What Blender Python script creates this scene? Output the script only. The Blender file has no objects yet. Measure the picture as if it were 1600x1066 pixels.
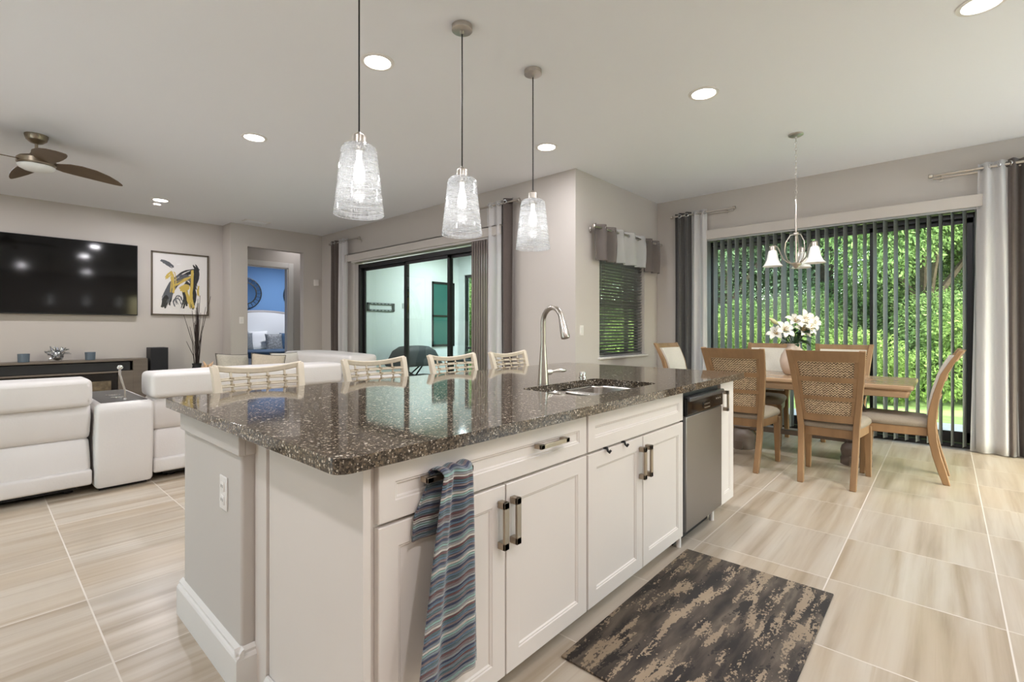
import bpy, bmesh, math, random
from mathutils import Vector, Matrix
R = math.radians
PI = math.pi
random.seed(7)
S = bpy.context.scene
C = S.collection

# ------------------------------------------------------------------ camera
cam_d = bpy.data.cameras.new('camera')
cam = bpy.data.objects.new('camera', cam_d); C.objects.link(cam)
cam.location = (0, 0, 1.215)
AZ = math.atan2(678, 755)                      # room X axis is right of the view direction
AZ = math.atan2(math.sin(AZ), math.cos(AZ))
cam.rotation_euler = (PI/2, 0, AZ - PI/2)
cam_d.sensor_width = 36
cam_d.lens = 755/1600*36
cam_d.shift_y = -(533-514.5)/1600
cam_d.clip_start = .02; cam_d.clip_end = 200
S.camera = cam
S.view_settings.view_transform = 'Standard'
S.view_settings.look = 'None'
S.view_settings.gamma = 1
S.view_settings.use_curve_mapping = False
S.view_settings.exposure = 0.84
# ------------------------------------------------------------------ sky and sun
w = bpy.data.worlds.new('sky'); S.world = w; w.use_nodes = True
nt = w.node_tree
bg = nt.nodes['Background']
sky = nt.nodes.new('ShaderNodeTexSky'); sky.sky_type = 'NISHITA'; sky.sun_disc = False
sky.sun_elevation = R(42); sky.sun_rotation = R(200); sky.air_density = 1.2; sky.dust_density = 3
nt.links.new(sky.outputs[0], bg.inputs[0]); bg.inputs[1].default_value = .75
sd = bpy.data.lights.new('sun', 'SUN'); sd.energy = 3.6; sd.angle = R(6); sd.color = (.98, .98, 1.0)
so = bpy.data.objects.new('sun', sd); C.objects.link(so)
so.rotation_euler = Vector((.62, .22, -.75)).to_track_quat('-Z', 'Y').to_euler()   # from behind the house, over its roof
CAN_W = 14.0        # power of each recessed ceiling light
CAN_COL = (1, .98, 1.03)
S.cycles.max_bounces = 10; S.cycles.diffuse_bounces = 5; S.cycles.glossy_bounces = 4
S.cycles.transparent_max_bounces = 24; S.cycles.transmission_bounces = 8
S.cycles.sample_clamp_indirect = 6; S.cycles.caustics_reflective = False; S.cycles.caustics_refractive = False

# ------------------------------------------------------------------ materials
def M(name, col, rough=.5, metal=0, var=0, vscale=8, vstretch=(1,1,1), bump=0, bscale=60, coat=0, emit=None, estr=0, sheen=0, spec=.5, coords='Object'):
    m = bpy.data.materials.new(name); m.use_nodes = True
    t = m.node_tree; p = t.nodes['Principled BSDF']
    p.inputs['Base Color'].default_value = (*col, 1)
    p.inputs['Roughness'].default_value = rough
    p.inputs['Metallic'].default_value = metal
    p.inputs['Coat Weight'].default_value = coat
    p.inputs['Sheen Weight'].default_value = sheen
    p.inputs['Specular IOR Level'].default_value = spec
    if emit:
        p.inputs['Emission Color'].default_value = (*emit, 1); p.inputs['Emission Strength'].default_value = estr
    if var or bump:
        tc = t.nodes.new('ShaderNodeTexCoord'); mp = t.nodes.new('ShaderNodeMapping')
        mp.inputs['Scale'].default_value = vstretch
        t.links.new(tc.outputs[coords], mp.inputs[0])
    if var:
        n = t.nodes.new('ShaderNodeTexNoise'); n.inputs['Scale'].default_value = vscale; n.inputs['Detail'].default_value = 5
        t.links.new(mp.outputs[0], n.inputs[0])
        r = t.nodes.new('ShaderNodeValToRGB')
        r.color_ramp.elements[0].position = .3; r.color_ramp.elements[1].position = .7
        r.color_ramp.elements[0].color = (*[c*(1-var) for c in col], 1); r.color_ramp.elements[1].color = (*[min(1, c*(1+var)) for c in col], 1)
        t.links.new(n.outputs[0], r.inputs[0]); t.links.new(r.outputs[0], p.inputs['Base Color'])
    if bump:
        n2 = t.nodes.new('ShaderNodeTexNoise'); n2.inputs['Scale'].default_value = bscale; n2.inputs['Detail'].default_value = 3
        t.links.new(mp.outputs[0], n2.inputs[0])
        b = t.nodes.new('ShaderNodeBump'); b.inputs['Strength'].default_value = bump; b.inputs['Distance'].default_value = .01
        t.links.new(n2.outputs[0], b.inputs['Height']); t.links.new(b.outputs[0], p.inputs['Normal'])
    return m

def nodes(m): return m.node_tree, m.node_tree.nodes['Principled BSDF']
def N(t, kind, **kw):
    n = t.nodes.new(kind)
    for k, v in kw.items():
        if k.startswith('i_'):
            key = k[2:].replace('_', ' '); n.inputs[int(key) if key.isdigit() else key].default_value = v
        else: setattr(n, k, v)
    return n
def math_(t, op, a, b=None, c=None):
    n = t.nodes.new('ShaderNodeMath'); n.operation = op
    for i, x in enumerate((a, b, c)):
        if x is None: continue
        if isinstance(x, (int, float)): n.inputs[i].default_value = x
        else: t.links.new(x, n.inputs[i])
    return n.outputs[0]
def ramp(t, fac, stops, interp='LINEAR'):
    r = t.nodes.new('ShaderNodeValToRGB'); r.color_ramp.interpolation = interp
    e = r.color_ramp.elements
    while len(e) > 1: e.remove(e[-1])
    e[0].position = stops[0][0]; e[0].color = (*stops[0][1], 1)
    for p, c in stops[1:]:
        k = e.new(p); k.color = (*c, 1)
    t.links.new(fac, r.inputs[0]); return r.outputs[0]
def mix(t, fac, a, b):
    n = t.nodes.new('ShaderNodeMix'); n.data_type = 'RGBA'
    if isinstance(fac, (int, float)): n.inputs[0].default_value = fac
    else: t.links.new(fac, n.inputs[0])
    for i, x in ((6, a), (7, b)):
        if isinstance(x, tuple): n.inputs[i].default_value = (*x, 1)
        else: t.links.new(x, n.inputs[i])
    return n.outputs[2]

wall_m = M('wall_paint', (.565, .525, .485), .75, bump=.03, bscale=250)
ceil_m = M('ceiling_paint', (.86, .87, .90), .85, bump=.05, bscale=120)
trim_m = M('white_trim', (.74, .72, .69), .4)
cab_m = M('cabinet_white', (.74, .685, .635), .34, var=.012, vscale=3)
plast_m = M('white_plastic', (.80, .77, .74), .35)
slot_m = M('slot_dark', (.12, .11, .1), .5)
black_m = M('black_frame', (.012, .012, .013), .4)
gloss_black = M('gloss_black', (.004, .004, .004), .07, spec=.3)
matte_black = M('matte_black', (.015, .015, .016), .55)
nickel_m = M('brushed_nickel', (.56, .52, .47), .28, 1, var=.05, vscale=40)
handle_m = M('champagne_metal', (.40, .335, .26), .34, 1)
chrome_m = M('chrome', (.75, .75, .74), .12, 1)
steel_m = M('steel_sink', (.50, .475, .44), .24, 1, var=.05, vscale=30, vstretch=(1, 20, 1))
lea_m = M('white_leather', (.70, .67, .645), .42, var=.03, vscale=2.5, bump=.10, bscale=90)
seam_m = M('leather_seam', (.60, .575, .54), .5)
frame_cream = M('cream_wood', (.68, .60, .48), .5, var=.08, vscale=6, vstretch=(3, 3, .6))
rod_cream = M('cream_rattan', (.60, .53, .42), .5, var=.1, vscale=30)
wrap_m = M('rattan_wrap', (.36, .29, .19), .6)
seat_m = M('seat_fabric', (.27, .225, .17), .8, var=.08, vscale=120, bump=.15, bscale=400)
cream_fab = M('cream_upholstery', (.66, .62, .55), .8, var=.05, vscale=80, bump=.12, bscale=400)
wood_m = M('chair_wood', (.27, .158, .075), .42, var=.16, vscale=5, vstretch=(3, 3, .5))
table_m = M('table_wood', (.40, .265, .16), .22, var=.16, vscale=4, vstretch=(5, .6, 3))
base_m = M('table_base_wood', (.13, .10, .078), .45, var=.15, vscale=5)
tvunit_m = M('taupe_wood', (.165, .135, .105), .5, var=.12, vscale=4, vstretch=(.5, 4, 4))
drape_m = M('dark_drape', (.10, .078, .068), .85, var=.07, vscale=40, bump=.1, bscale=300, sheen=.3)
drapeg_m = M('charcoal_drape', (.085, .082, .078), .85, var=.07, vscale=40, bump=.1, bscale=300, sheen=.3)
cord_m = M('black_cord', (.012, .012, .012), .6)
fan_m = M('fan_blade', (.125, .085, .05), .45, var=.12, vscale=5)
bronze_m = M('fan_nickel', (.33, .28, .21), .35, 1)
opal_m = M('opal_glass', (.82, .83, .80), .3)
stucco_m = M('lanai_stucco', (.70, .74, .72), .9, bump=.5, bscale=70)
blue_m = M('bedroom_blue', (.13, .27, .50), .8)
concrete_m = M('lanai_floor', (.55, .555, .56), .7, var=.08, vscale=4)
grillcov_m = M('grill_cover', (.025, .028, .03), .6, bump=.2, bscale=12)
teal_m = M('window_teal', (.05, .15, .13), .08)
mirror_frame_m = M('mirror_frame', (.02, .03, .03), .3)
mirror_m = M('mirror', (.8, .85, .87), .03, 1)
navy_m = M('navy_fabric', (.03, .07, .13), .8, var=.2, vscale=10)
white_fab = M('white_fabric', (.72, .75, .76), .85, bump=.1, bscale=200)
grey_fab = M('grey_fabric', (.16, .18, .19), .8, var=.25, vscale=35)
beige_fab = M('beige_fabric', (.55, .47, .37), .85, var=.08, vscale=60, bump=.1, bscale=300)
greige_fab = M('greige_fabric', (.46, .42, .35), .85, var=.1, vscale=50, bump=.1, bscale=300)
pip_m = M('dark_piping', (.10, .09, .075), .7)
votive_m = M('smoke_blue_glass', (.13, .17, .21), .15)
silver_m = M('silver_coral', (.45, .46, .48), .22, 1, var=.3, vscale=30)
coral_m = M('peach_coral', (.76, .52, .32), .6, var=.3, vscale=25)
reed_m = M('black_reed', (.025, .015, .012), .6)
vase_m = M('beige_vase', (.58, .47, .38), .35)
petal_m = M('lily_petal', (.90, .88, .79), .5)
stamen_m = M('lily_stamen', (.45, .28, .04), .6)
leafd_m = M('lily_leaf', (.018, .05, .018), .35)
bud_m = M('lily_bud', (.62, .62, .34), .5)
bark_m = M('bark', (.10, .075, .05), .9, var=.3, vscale=12)
glow_m = M('lamp_diffuser', (.9, .9, .88), .4, emit=(1, .96, .9), estr=9)
bulb_m = M('lit_bulb', (1, 1, 1), .3, emit=(1, .97, .93), estr=4)
dark_reflect = M('fireplace_dark', (.02, .017, .015), .12)
firelog_m = M('fireplace_logs', (.16, .12, .07), .7, var=.4, vscale=20)
glassware = M('glass_table', (.05, .06, .06), .06)
basebd_m = M('baseboard_white', (.76, .735, .70), .35)

# brushed stainless front, streaks run along X
ss_m = M('stainless_front', (.30, .295, .295), .25, 1)
t, p = nodes(ss_m)
tc = N(t, 'ShaderNodeTexCoord'); mp = N(t, 'ShaderNodeMapping'); mp.inputs['Scale'].default_value = (1, 1, 160)
t.links.new(tc.outputs['Object'], mp.inputs[0]); n = N(t, 'ShaderNodeTexNoise', i_Scale=2.0); t.links.new(mp.outputs[0], n.inputs[0])
t.links.new(math_(t, 'MULTIPLY_ADD', n.outputs[0], .03, .27), p.inputs['Roughness'])

# floor tile
floor_m = M('floor_tile', (.7, .62, .52), .2)
t, p = nodes(floor_m)
tc = N(t, 'ShaderNodeTexCoord'); sx = N(t, 'ShaderNodeSeparateXYZ'); t.links.new(tc.outputs['Object'], sx.inputs[0])
T = .6105
ux = math_(t, 'DIVIDE', math_(t, 'SUBTRACT', sx.outputs[0], .34), T); uy = math_(t, 'DIVIDE', math_(t, 'ADD', sx.outputs[1], .185), T)
ix = math_(t, 'FLOOR', ux); iy = math_(t, 'FLOOR', uy)
fx = math_(t, 'ABSOLUTE', math_(t, 'SUBTRACT', math_(t, 'FRACT', ux), .5)); fy = math_(t, 'ABSOLUTE', math_(t, 'SUBTRACT', math_(t, 'FRACT', uy), .5))
edge = math_(t, 'MAXIMUM', fx, fy)
grout = math_(t, 'GREATER_THAN', edge, .4953)
cmb = N(t, 'ShaderNodeCombineXYZ'); t.links.new(ix, cmb.inputs[0]); t.links.new(iy, cmb.inputs[1])
wn = N(t, 'ShaderNodeTexWhiteNoise'); wn.noise_dimensions = '2D'; t.links.new(cmb.outputs[0], wn.inputs[0])
off = N(t, 'ShaderNodeVectorMath', operation='MULTIPLY'); off.inputs[1].default_value = (30, 30, 30); t.links.new(wn.outputs['Color'], off.inputs[0])
def stretch(sx_, sy_, add):
    m_ = N(t, 'ShaderNodeMapping'); m_.inputs['Scale'].default_value = (sx_, sy_, 1); t.links.new(tc.outputs['Object'], m_.inputs[0])
    a = N(t, 'ShaderNodeVectorMath', operation='ADD'); t.links.new(m_.outputs[0], a.inputs[0]); t.links.new(add, a.inputs[1]); return a.outputs[0]
n1 = N(t, 'ShaderNodeTexNoise', i_Scale=1.0, i_Detail=6.0, i_Roughness=.55, i_Distortion=.35); t.links.new(stretch(.55, 11, off.outputs[0]), n1.inputs[0])
n2 = N(t, 'ShaderNodeTexNoise', i_Scale=1.0, i_Detail=3.0, i_Distortion=.6); t.links.new(stretch(.9, 3.2, off.outputs[0]), n2.inputs[0])
n3 = N(t, 'ShaderNodeTexNoise', i_Scale=1.0, i_Detail=4.0, i_Distortion=.5); t.links.new(stretch(.8, 26, off.outputs[0]), n3.inputs[0])
base = ramp(t, n1.outputs[0], [(.28, (.27, .205, .13)), (.42, (.40, .325, .24)), (.55, (.485, .42, .335)), (.75, (.56, .505, .425))])
base = mix(t, math_(t, 'MULTIPLY', ramp(t, n2.outputs[0], [(.35, (1, 1, 1)), (.6, (0, 0, 0))]), .45), base, (.50, .40, .28))
vein = ramp(t, n3.outputs[0], [(.30, (1, 1, 1)), (.39, (0, 0, 0))])
base = mix(t, math_(t, 'MULTIPLY', vein, .45), base, (.36, .27, .18))
base = mix(t, math_(t, 'MULTIPLY', math_(t, 'SUBTRACT', wn.outputs[0], .5), .30), base, (.68, .63, .57))
base = mix(t, grout, base, (.66, .60, .52))
t.links.new(base, p.inputs['Base Color'])
t.links.new(math_(t, 'MULTIPLY_ADD', grout, .3, .30), p.inputs['Roughness'])
bp = N(t, 'ShaderNodeBump', i_Strength=.3, i_Distance=.003); t.links.new(math_(t, 'SUBTRACT', 1.0, grout), bp.inputs['Height']); t.links.new(bp.outputs[0], p.inputs['Normal'])

# speckled quartz worktop
gran_m = M('speckled_stone', (.1, .08, .06), .055)
t, p = nodes(gran_m)
tc = N(t, 'ShaderNodeTexCoord')
def vor(scale, st=(1, 1, 1)):
    m_ = N(t, 'ShaderNodeMapping'); m_.inputs['Scale'].default_value = st; t.links.new(tc.outputs['Object'], m_.inputs[0])
    v = N(t, 'ShaderNodeTexVoronoi', i_Scale=scale); t.links.new(m_.outputs[0], v.inputs['Vector']); return v
def flecks(scale, keep, rad):
    v = vor(scale); s_ = N(t, 'ShaderNodeSeparateColor'); t.links.new(v.outputs['Color'], s_.inputs[0])
    a = math_(t, 'GREATER_THAN', s_.outputs[0], keep)
    return math_(t, 'MULTIPLY', a, math_(t, 'LESS_THAN', v.outputs['Distance'], math_(t, 'MULTIPLY', s_.outputs[1], rad)))
nb = N(t, 'ShaderNodeTexNoise', i_Scale=90.0, i_Detail=4.0); t.links.new(tc.outputs['Object'], nb.inputs[0])
base = ramp(t, nb.outputs[0], [(.33, (.035, .027, .02)), (.5, (.085, .068, .05)), (.68, (.155, .122, .088))])
v1 = vor(190); s1 = N(t, 'ShaderNodeSeparateColor'); t.links.new(v1.outputs['Color'], s1.inputs[0])
base = mix(t, math_(t, 'MULTIPLY', math_(t, 'GREATER_THAN', s1.outputs[2], .8), .7), base, (.20, .15, .10))
base = mix(t, math_(t, 'MULTIPLY', math_(t, 'LESS_THAN', s1.outputs[2], .2), .8), base, (.022, .018, .014))
base = mix(t, flecks(150, .74, .6), base, (.50, .43, .34))
base = mix(t, flecks(230, .78, .6), base, (.42, .36, .28))
base = mix(t, flecks(95, .88, .5), base, (.66, .60, .51))
t.links.new(base, p.inputs['Base Color'])

# kitchen mat
rug_m = M('abstract_mat', (.1, .08, .06), .8)
t, p = nodes(rug_m)
tc = N(t, 'ShaderNodeTexCoord')
def rn(scale, st, detail=4, dist=0., offs=0):
    m_ = N(t, 'ShaderNodeMapping'); m_.inputs['Scale'].default_value = st; m_.inputs['Location'].default_value = (offs, offs*.7, 0); t.links.new(tc.outputs['Object'], m_.inputs[0])
    n_ = N(t, 'ShaderNodeTexNoise', i_Scale=scale, i_Detail=float(detail), i_Distortion=dist); t.links.new(m_.outputs[0], n_.inputs[0]); return n_.outputs[0]
g = rn(1.0, (3.0, 13, 1), 8, .3)
base = ramp(t, g, [(.36, (.018, .014, .011)), (.45, (.045, .034, .026)), (.53, (.075, .058, .043)), (.60, (.12, .094, .068)), (.68, (.055, .044, .034))])
g2 = math_(t, 'ADD', rn(1.0, (3.6, 17, 1), 3, .25, 5), math_(t, 'MULTIPLY', math_(t, 'SUBTRACT', rn(70, (1, 1.8, 1), 4, 0, 2), .5), .42))
base = mix(t, ramp(t, g2, [(.548, (0, 0, 0)), (.562, (1, 1, 1))]), base, mix(t, rn(3, (1, 3, 1), 2, 0, 9), (.20, .145, .095), (.36, .28, .19)))
g3 = math_(t, 'ADD', rn(1.0, (4, 19, 1), 3, .2, 11), math_(t, 'MULTIPLY', math_(t, 'SUBTRACT', rn(75, (1, 1.6, 1), 4, 0, 3), .5), .30))
base = mix(t, ramp(t, g3, [(.60, (0, 0, 0)), (.61, (1, 1, 1))]), base, (.022, .017, .014))
t.links.new(base, p.inputs['Base Color'])

# woven cane: zig-zag plait
cane_m = M('woven_cane', (.3, .2, .1), .6)
t, p = nodes(cane_m)
tc = N(t, 'ShaderNodeTexCoord'); sx = N(t, 'ShaderNodeSeparateXYZ'); t.links.new(tc.outputs['UV'], sx.inputs[0])
zz = math_(t, 'PINGPONG', math_(t, 'MULTIPLY', sx.outputs[0], 38), 1.0)
st = math_(t, 'FRACT', math_(t, 'ADD', math_(t, 'MULTIPLY', sx.outputs[1], 6.5), math_(t, 'MULTIPLY', zz, .8)))
nz = N(t, 'ShaderNodeTexNoise', i_Scale=70.0); t.links.new(tc.outputs['Object'], nz.inputs[0])
hgt = math_(t, 'PINGPONG', st, .5)
t.links.new(ramp(t, math_(t, 'ADD', hgt, math_(t, 'MULTIPLY', math_(t, 'SUBTRACT', nz.outputs[0], .5), .5)), [(.02, (.05, .028, .012)), (.22, (.20, .12, .055)), (.40, (.74, .59, .40))]), p.inputs['Base Color'])
bp = N(t, 'ShaderNodeBump', i_Strength=.7, i_Distance=.004); t.links.new(hgt, bp.inputs['Height']); t.links.new(bp.outputs[0], p.inputs['Normal'])

# striped towel
towel_m = M('striped_towel', (.1, .2, .3), .9, sheen=.4)
t, p = nodes(towel_m)
tc = N(t, 'ShaderNodeTexCoord'); sx = N(t, 'ShaderNodeSeparateXYZ'); t.links.new(tc.outputs['UV'], sx.inputs[0])
cyc = math_(t, 'FRACT', math_(t, 'MULTIPLY', sx.outputs[1], 4.3))
blue, slate, teal, wine, plum, white, mint, navy, grey = (.10, .155, .215), (.17, .205, .235), (.075, .125, .145), (.125, .058, .06), (.19, .145, .15), (.50, .47, .43), (.24, .37, .345), (.035, .045, .09), (.25, .26, .265)
seq = [white, grey, mint, slate, navy, plum, teal, slate, wine, blue, navy, grey, plum, wine, slate, teal, blue, plum, navy, slate, mint, white, slate, navy, plum, blue, teal, wine]
seq = seq[:28]
t.links.new(ramp(t, cyc, [(i/len(seq), c) for i, c in enumerate(seq)], 'CONSTANT'), p.inputs['Base Color'])
rib = math_(t, 'SINE', math_(t, 'MULTIPLY', sx.outputs[1], 4.3*28*2*PI))
bp = N(t, 'ShaderNodeBump', i_Strength=.6, i_Distance=.003); t.links.new(rib, bp.inputs['Height']); t.links.new(bp.outputs[0], p.inputs['Normal'])

def shader_mat(name, build):
    m = bpy.data.materials.new(name); m.use_nodes = True; t = m.node_tree
    t.nodes.remove(t.nodes['Principled BSDF']); out = t.nodes['Material Output']
    t.links.new(build(t), out.inputs[0]); return m
def mixs(t, fac, a, b):
    n = t.nodes.new('ShaderNodeMixShader')
    if isinstance(fac, (int, float)): n.inputs[0].default_value = fac
    else: t.links.new(fac, n.inputs[0])
    t.links.new(a, n.inputs[1]); t.links.new(b, n.inputs[2]); return n.outputs[0]
def bs(t, kind, col, **kw):
    n = t.nodes.new('ShaderNodeBsdf' + kind); n.inputs['Color'].default_value = (*col, 1)
    for k, v in kw.items(): n.inputs[k].default_value = v
    return n.outputs[0]
def thin_glass(tint, ior=1.45):
    def f(t):
        lw = N(t, 'ShaderNodeLayerWeight'); f0 = ((ior-1)/(ior+1))**2
        fr = math_(t, 'MULTIPLY_ADD', math_(t, 'POWER', lw.outputs['Facing'], 4.0), 1-f0, f0)
        return mixs(t, fr, bs(t, 'Transparent', tint), bs(t, 'Glossy', (1, 1, 1), Roughness=0))
    return f
glass_m = shader_mat('door_glass', thin_glass((.93, .98, .95), 1.3))
patio_glass_m = shader_mat('patio_glass', thin_glass((.86, .955, .945), 1.35))
pic_glass = shader_mat('picture_glass', thin_glass((1, 1, 1), 1.10))
def cloth(col, tr, through):
    def f(t):
        d = bs(t, 'Diffuse', col); tl = bs(t, 'Translucent', col)
        return mixs(t, tr, mixs(t, through, d, tl), bs(t, 'Transparent', (1, 1, 1)))
    return f
sheer_m = shader_mat('white_sheer', cloth((.90, .89, .89), .20, .5))
sheer2_m = shader_mat('light_sheer', cloth((.88, .88, .88), .42, .5))
sheerd_m = shader_mat('grey_sheer', cloth((.30, .265, .25), .32, .4))
vane_m = shader_mat('blind_vane', cloth((.36, .38, .36), 0, .35))
vane2_m = shader_mat('blind_vane_mauve', cloth((.56, .48, .45), 0, .12))
slat_m = M('blind_slat', (.20, .20, .20), .3)
def leaf(name, col, col2):
    def f(t):
        oi = N(t, 'ShaderNodeNewGeometry')
        c = ramp(t, oi.outputs['Random Per Island'], [(0, col), (.6, col2), (1, tuple(min(1, x*1.7) for x in col2))])
        d = t.nodes.new('ShaderNodeBsdfDiffuse'); t.links.new(c, d.inputs[0]); l = t.nodes.new('ShaderNodeBsdfTranslucent'); t.links.new(c, l.inputs[0])
        return mixs(t, .45, d.outputs[0], l.outputs[0])
    return shader_mat(name, f)
leaf1 = leaf('tree_leaf', (.09, .145, .08), (.22, .31, .175))
leaf2 = leaf('tree_leaf_bright', (.11, .18, .06), (.26, .37, .14))
leaf3 = leaf('shrub_leaf', (.11, .18, .045), (.27, .37, .12))
lawn_m = M('lawn_green', (.19, .29, .08), .9, var=.35, vscale=3, bump=.6, bscale=60)
# pendant shade: clear glass with fine white wound threads
def shade(t):
    tc = N(t, 'ShaderNodeTexCoord'); mp = N(t, 'ShaderNodeMapping'); mp.inputs['Scale'].default_value = (4, 4, 190); t.links.new(tc.outputs['Object'], mp.inputs[0])
    n = N(t, 'ShaderNodeTexNoise', i_Scale=1.0, i_Detail=3.0); t.links.new(mp.outputs[0], n.inputs[0])
    mp2 = N(t, 'ShaderNodeMapping'); mp2.inputs['Scale'].default_value = (160, 160, 6); t.links.new(tc.outputs['Object'], mp2.inputs[0])
    n2 = N(t, 'ShaderNodeTexNoise', i_Scale=1.0, i_Detail=2.0); t.links.new(mp2.outputs[0], n2.inputs[0])
    s_ = math_(t, 'ADD', n.outputs[0], math_(t, 'MULTIPLY', math_(t, 'SUBTRACT', n2.outputs[0], .5), .6))
    f = ramp(t, s_, [(.40, (.03, .03, .03)), (.62, (.56, .56, .56))])
    thread = mixs(t, .4, bs(t, 'Diffuse', (.66, .67, .69)), bs(t, 'Translucent', (.66, .67, .69)))
    lw = N(t, 'ShaderNodeLayerWeight'); fr = math_(t, 'MULTIPLY_ADD', math_(t, 'POWER', lw.outputs['Facing'], 4.0), .96, .04)
    clear = mixs(t, fr, bs(t, 'Transparent', (.97, .98, .98)), bs(t, 'Glossy', (1, 1, 1), Roughness=.03))
    return mixs(t, f, clear, thread)
shade_m = shader_mat('thread_glass', shade)

# ------------------------------------------------------------------ mesh building
class B:
    """collects shapes in one bmesh; off is subtracted so shapes can be written in room coordinates"""
    def __init__(s, off=(0, 0, 0)):
        s.m = bmesh.new(); s.o = Vector(off); s.uv = s.m.loops.layers.uv.new('UVMap')
    def v(s, p): return s.m.verts.new(Vector(p) - s.o)
    def face(s, vs, mi=0):
        try: f = s.m.faces.new(vs)
        except ValueError: return None
        f.material_index = mi; return f
    def box(s, x0, y0, z0, x1, y1, z1, mi=0, mat=None):
        P = [(x0, y0, z0), (x1, y0, z0), (x1, y1, z0), (x0, y1, z0), (x0, y0, z1), (x1, y0, z1), (x1, y1, z1), (x0, y1, z1)]
        if mat: P = [mat @ Vector(q) for q in P]
        V = [s.v(q) for q in P]
        for f in ((3, 2, 1, 0), (4, 5, 6, 7), (0, 1, 5, 4), (1, 2, 6, 5), (2, 3, 7, 6), (3, 0, 4, 7)): s.face([V[i] for i in f], mi)
        return s
    def rbox(s, x0, y0, z0, x1, y1, z1, r=.05, seg=4, mi=0, mat=None, puff=0):
        b = bmesh.new(); bmesh.ops.create_cube(b, size=1)
        bmesh.ops.scale(b, vec=(x1-x0, y1-y0, z1-z0), verts=b.verts)
        if puff: bmesh.ops.subdivide_edges(b, edges=b.edges[:], cuts=5, use_grid_fill=True)
        sh = [e for e in b.edges if len(e.link_faces) == 2 and e.calc_face_angle(0) > .5]
        bmesh.ops.bevel(b, geom=sh, offset=r, segments=seg, profile=.5, affect='EDGES', clamp_overlap=True)
        c = Vector(((x0+x1)/2, (y0+y1)/2, (z0+z1)/2)); h = Vector(((x1-x0)/2, (y1-y0)/2, (z1-z0)/2))
        idx = {}
        for v in b.verts:
            q = v.co.copy()
            if puff:
                k = [1-min(1, abs(q[i])/h[i])**2 for i in range(3)]
                for i in range(3):
                    j, l = (i+1) % 3, (i+2) % 3
                    q[i] += puff*k[j]*k[l]*(q[i]/h[i])
            q += c
            if mat: q = mat @ q
            idx[v] = s.v(q)
        for f in b.faces: s.face([idx[v] for v in f.verts], mi)
        b.free(); return s
    def loft(s, loops, mi=0, cap0=True, cap1=True, closed=True):
        L = [[s.v(p) for p in lp] for lp in loops]
        n = len(L[0])
        for a, b in zip(L, L[1:]):
            for i in range(n if closed else n-1): s.face((a[i], a[(i+1) % n], b[(i+1) % n], b[i]), mi)
        if cap0: s.face(L[0][::-1], mi)
        if cap1: s.face(L[-1], mi)
        return s
    def lathe(s, prof, c=(0, 0, 0), n=24, mi=0, cap0=True, cap1=True, mat=None):
        lp = []
        for r, z in prof:
            q = [Vector((r*math.cos(2*PI*i/n), r*math.sin(2*PI*i/n), z)) for i in range(n)]
            if mat: q = [mat @ x for x in q]
            lp.append([x + Vector(c) for x in q])
        return s.loft(lp, mi, cap0, cap1)
    def tube(s, pts, r, n=10, mi=0, cap=True, flat=1.0, closed=False):
        P = [Vector(p) for p in pts]; k = len(P)
        if not isinstance(r, (list, tuple)): r = [r]*k
        T_ = []
        for i in range(k):
            a = P[(i-1) % k] if closed or i else P[i]; b = P[(i+1) % k] if closed or i < k-1 else P[i]
            T_.append((b-a).normalized())
        u = T_[0].orthogonal().normalized()
        if abs(T_[0].z) < .9: u = (Vector((0, 0, 1)) - T_[0]*T_[0].z).normalized()
        loops = []
        for i in range(k):
            u = (u - T_[i]*u.dot(T_[i])).normalized(); w_ = T_[i].cross(u)
            loops.append([P[i] + (u*math.cos(2*PI*j/n) + w_*math.sin(2*PI*j/n)*flat)*r[i] for j in range(n)])
        if closed: loops.append(loops[0])
        return s.loft(loops, mi, cap and not closed, cap and not closed)
    def sweep(s, pts, sections, mi=0):
        """rectangular bar along pts; sections = per point (half width vector, half depth vector)"""
        loops = []
        for p_, (a, b) in zip(pts, sections):
            p_ = Vector(p_); a = Vector(a); b = Vector(b); loops.append([p_-a-b, p_+a-b, p_+a+b, p_-a+b])
        return s.loft(loops, mi)
    def sheet(s, fn, nu, nv, mi=0, uvs=None):
        G = [[s.v(fn(i/nu, j/nv)) for i in range(nu+1)] for j in range(nv+1)]
        for j in range(nv):
            for i in range(nu):
                f = s.face((G[j][i], G[j][i+1], G[j+1][i+1], G[j+1][i]), mi)
                if f:
                    for l, (a, b) in zip(f.loops, ((i, j), (i+1, j), (i+1, j+1), (i, j+1))):
                        l[s.uv].uv = uvs(a/nu, b/nv) if uvs else (a/nu, b/nv)
        return s
    def prism(s, poly, axis, a, b, mi=0, mat=None):
        def q(p_, k):
            r_ = {'x': (k, p_[0], p_[1]), 'y': (p_[0], k, p_[1]), 'z': (p_[0], p_[1], k)}[axis]
            return mat @ Vector(r_) if mat else r_
        return s.loft([[q(p_, a) for p_ in poly], [q(p_, b) for p_ in poly]], mi)
    def sphere(s, c, r, n=14, mi=0, sc=(1, 1, 1)):
        pr = [(max(1e-4, math.sin(PI*i/n)), -math.cos(PI*i/n)) for i in range(n+1)]
        lp = [[(c[0]+a*r*sc[0]*math.cos(2*PI*j/n), c[1]+a*r*sc[1]*math.sin(2*PI*j/n), c[2]+z*r*sc[2]) for j in range(n)] for a, z in pr]
        return s.loft(lp, mi)
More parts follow.
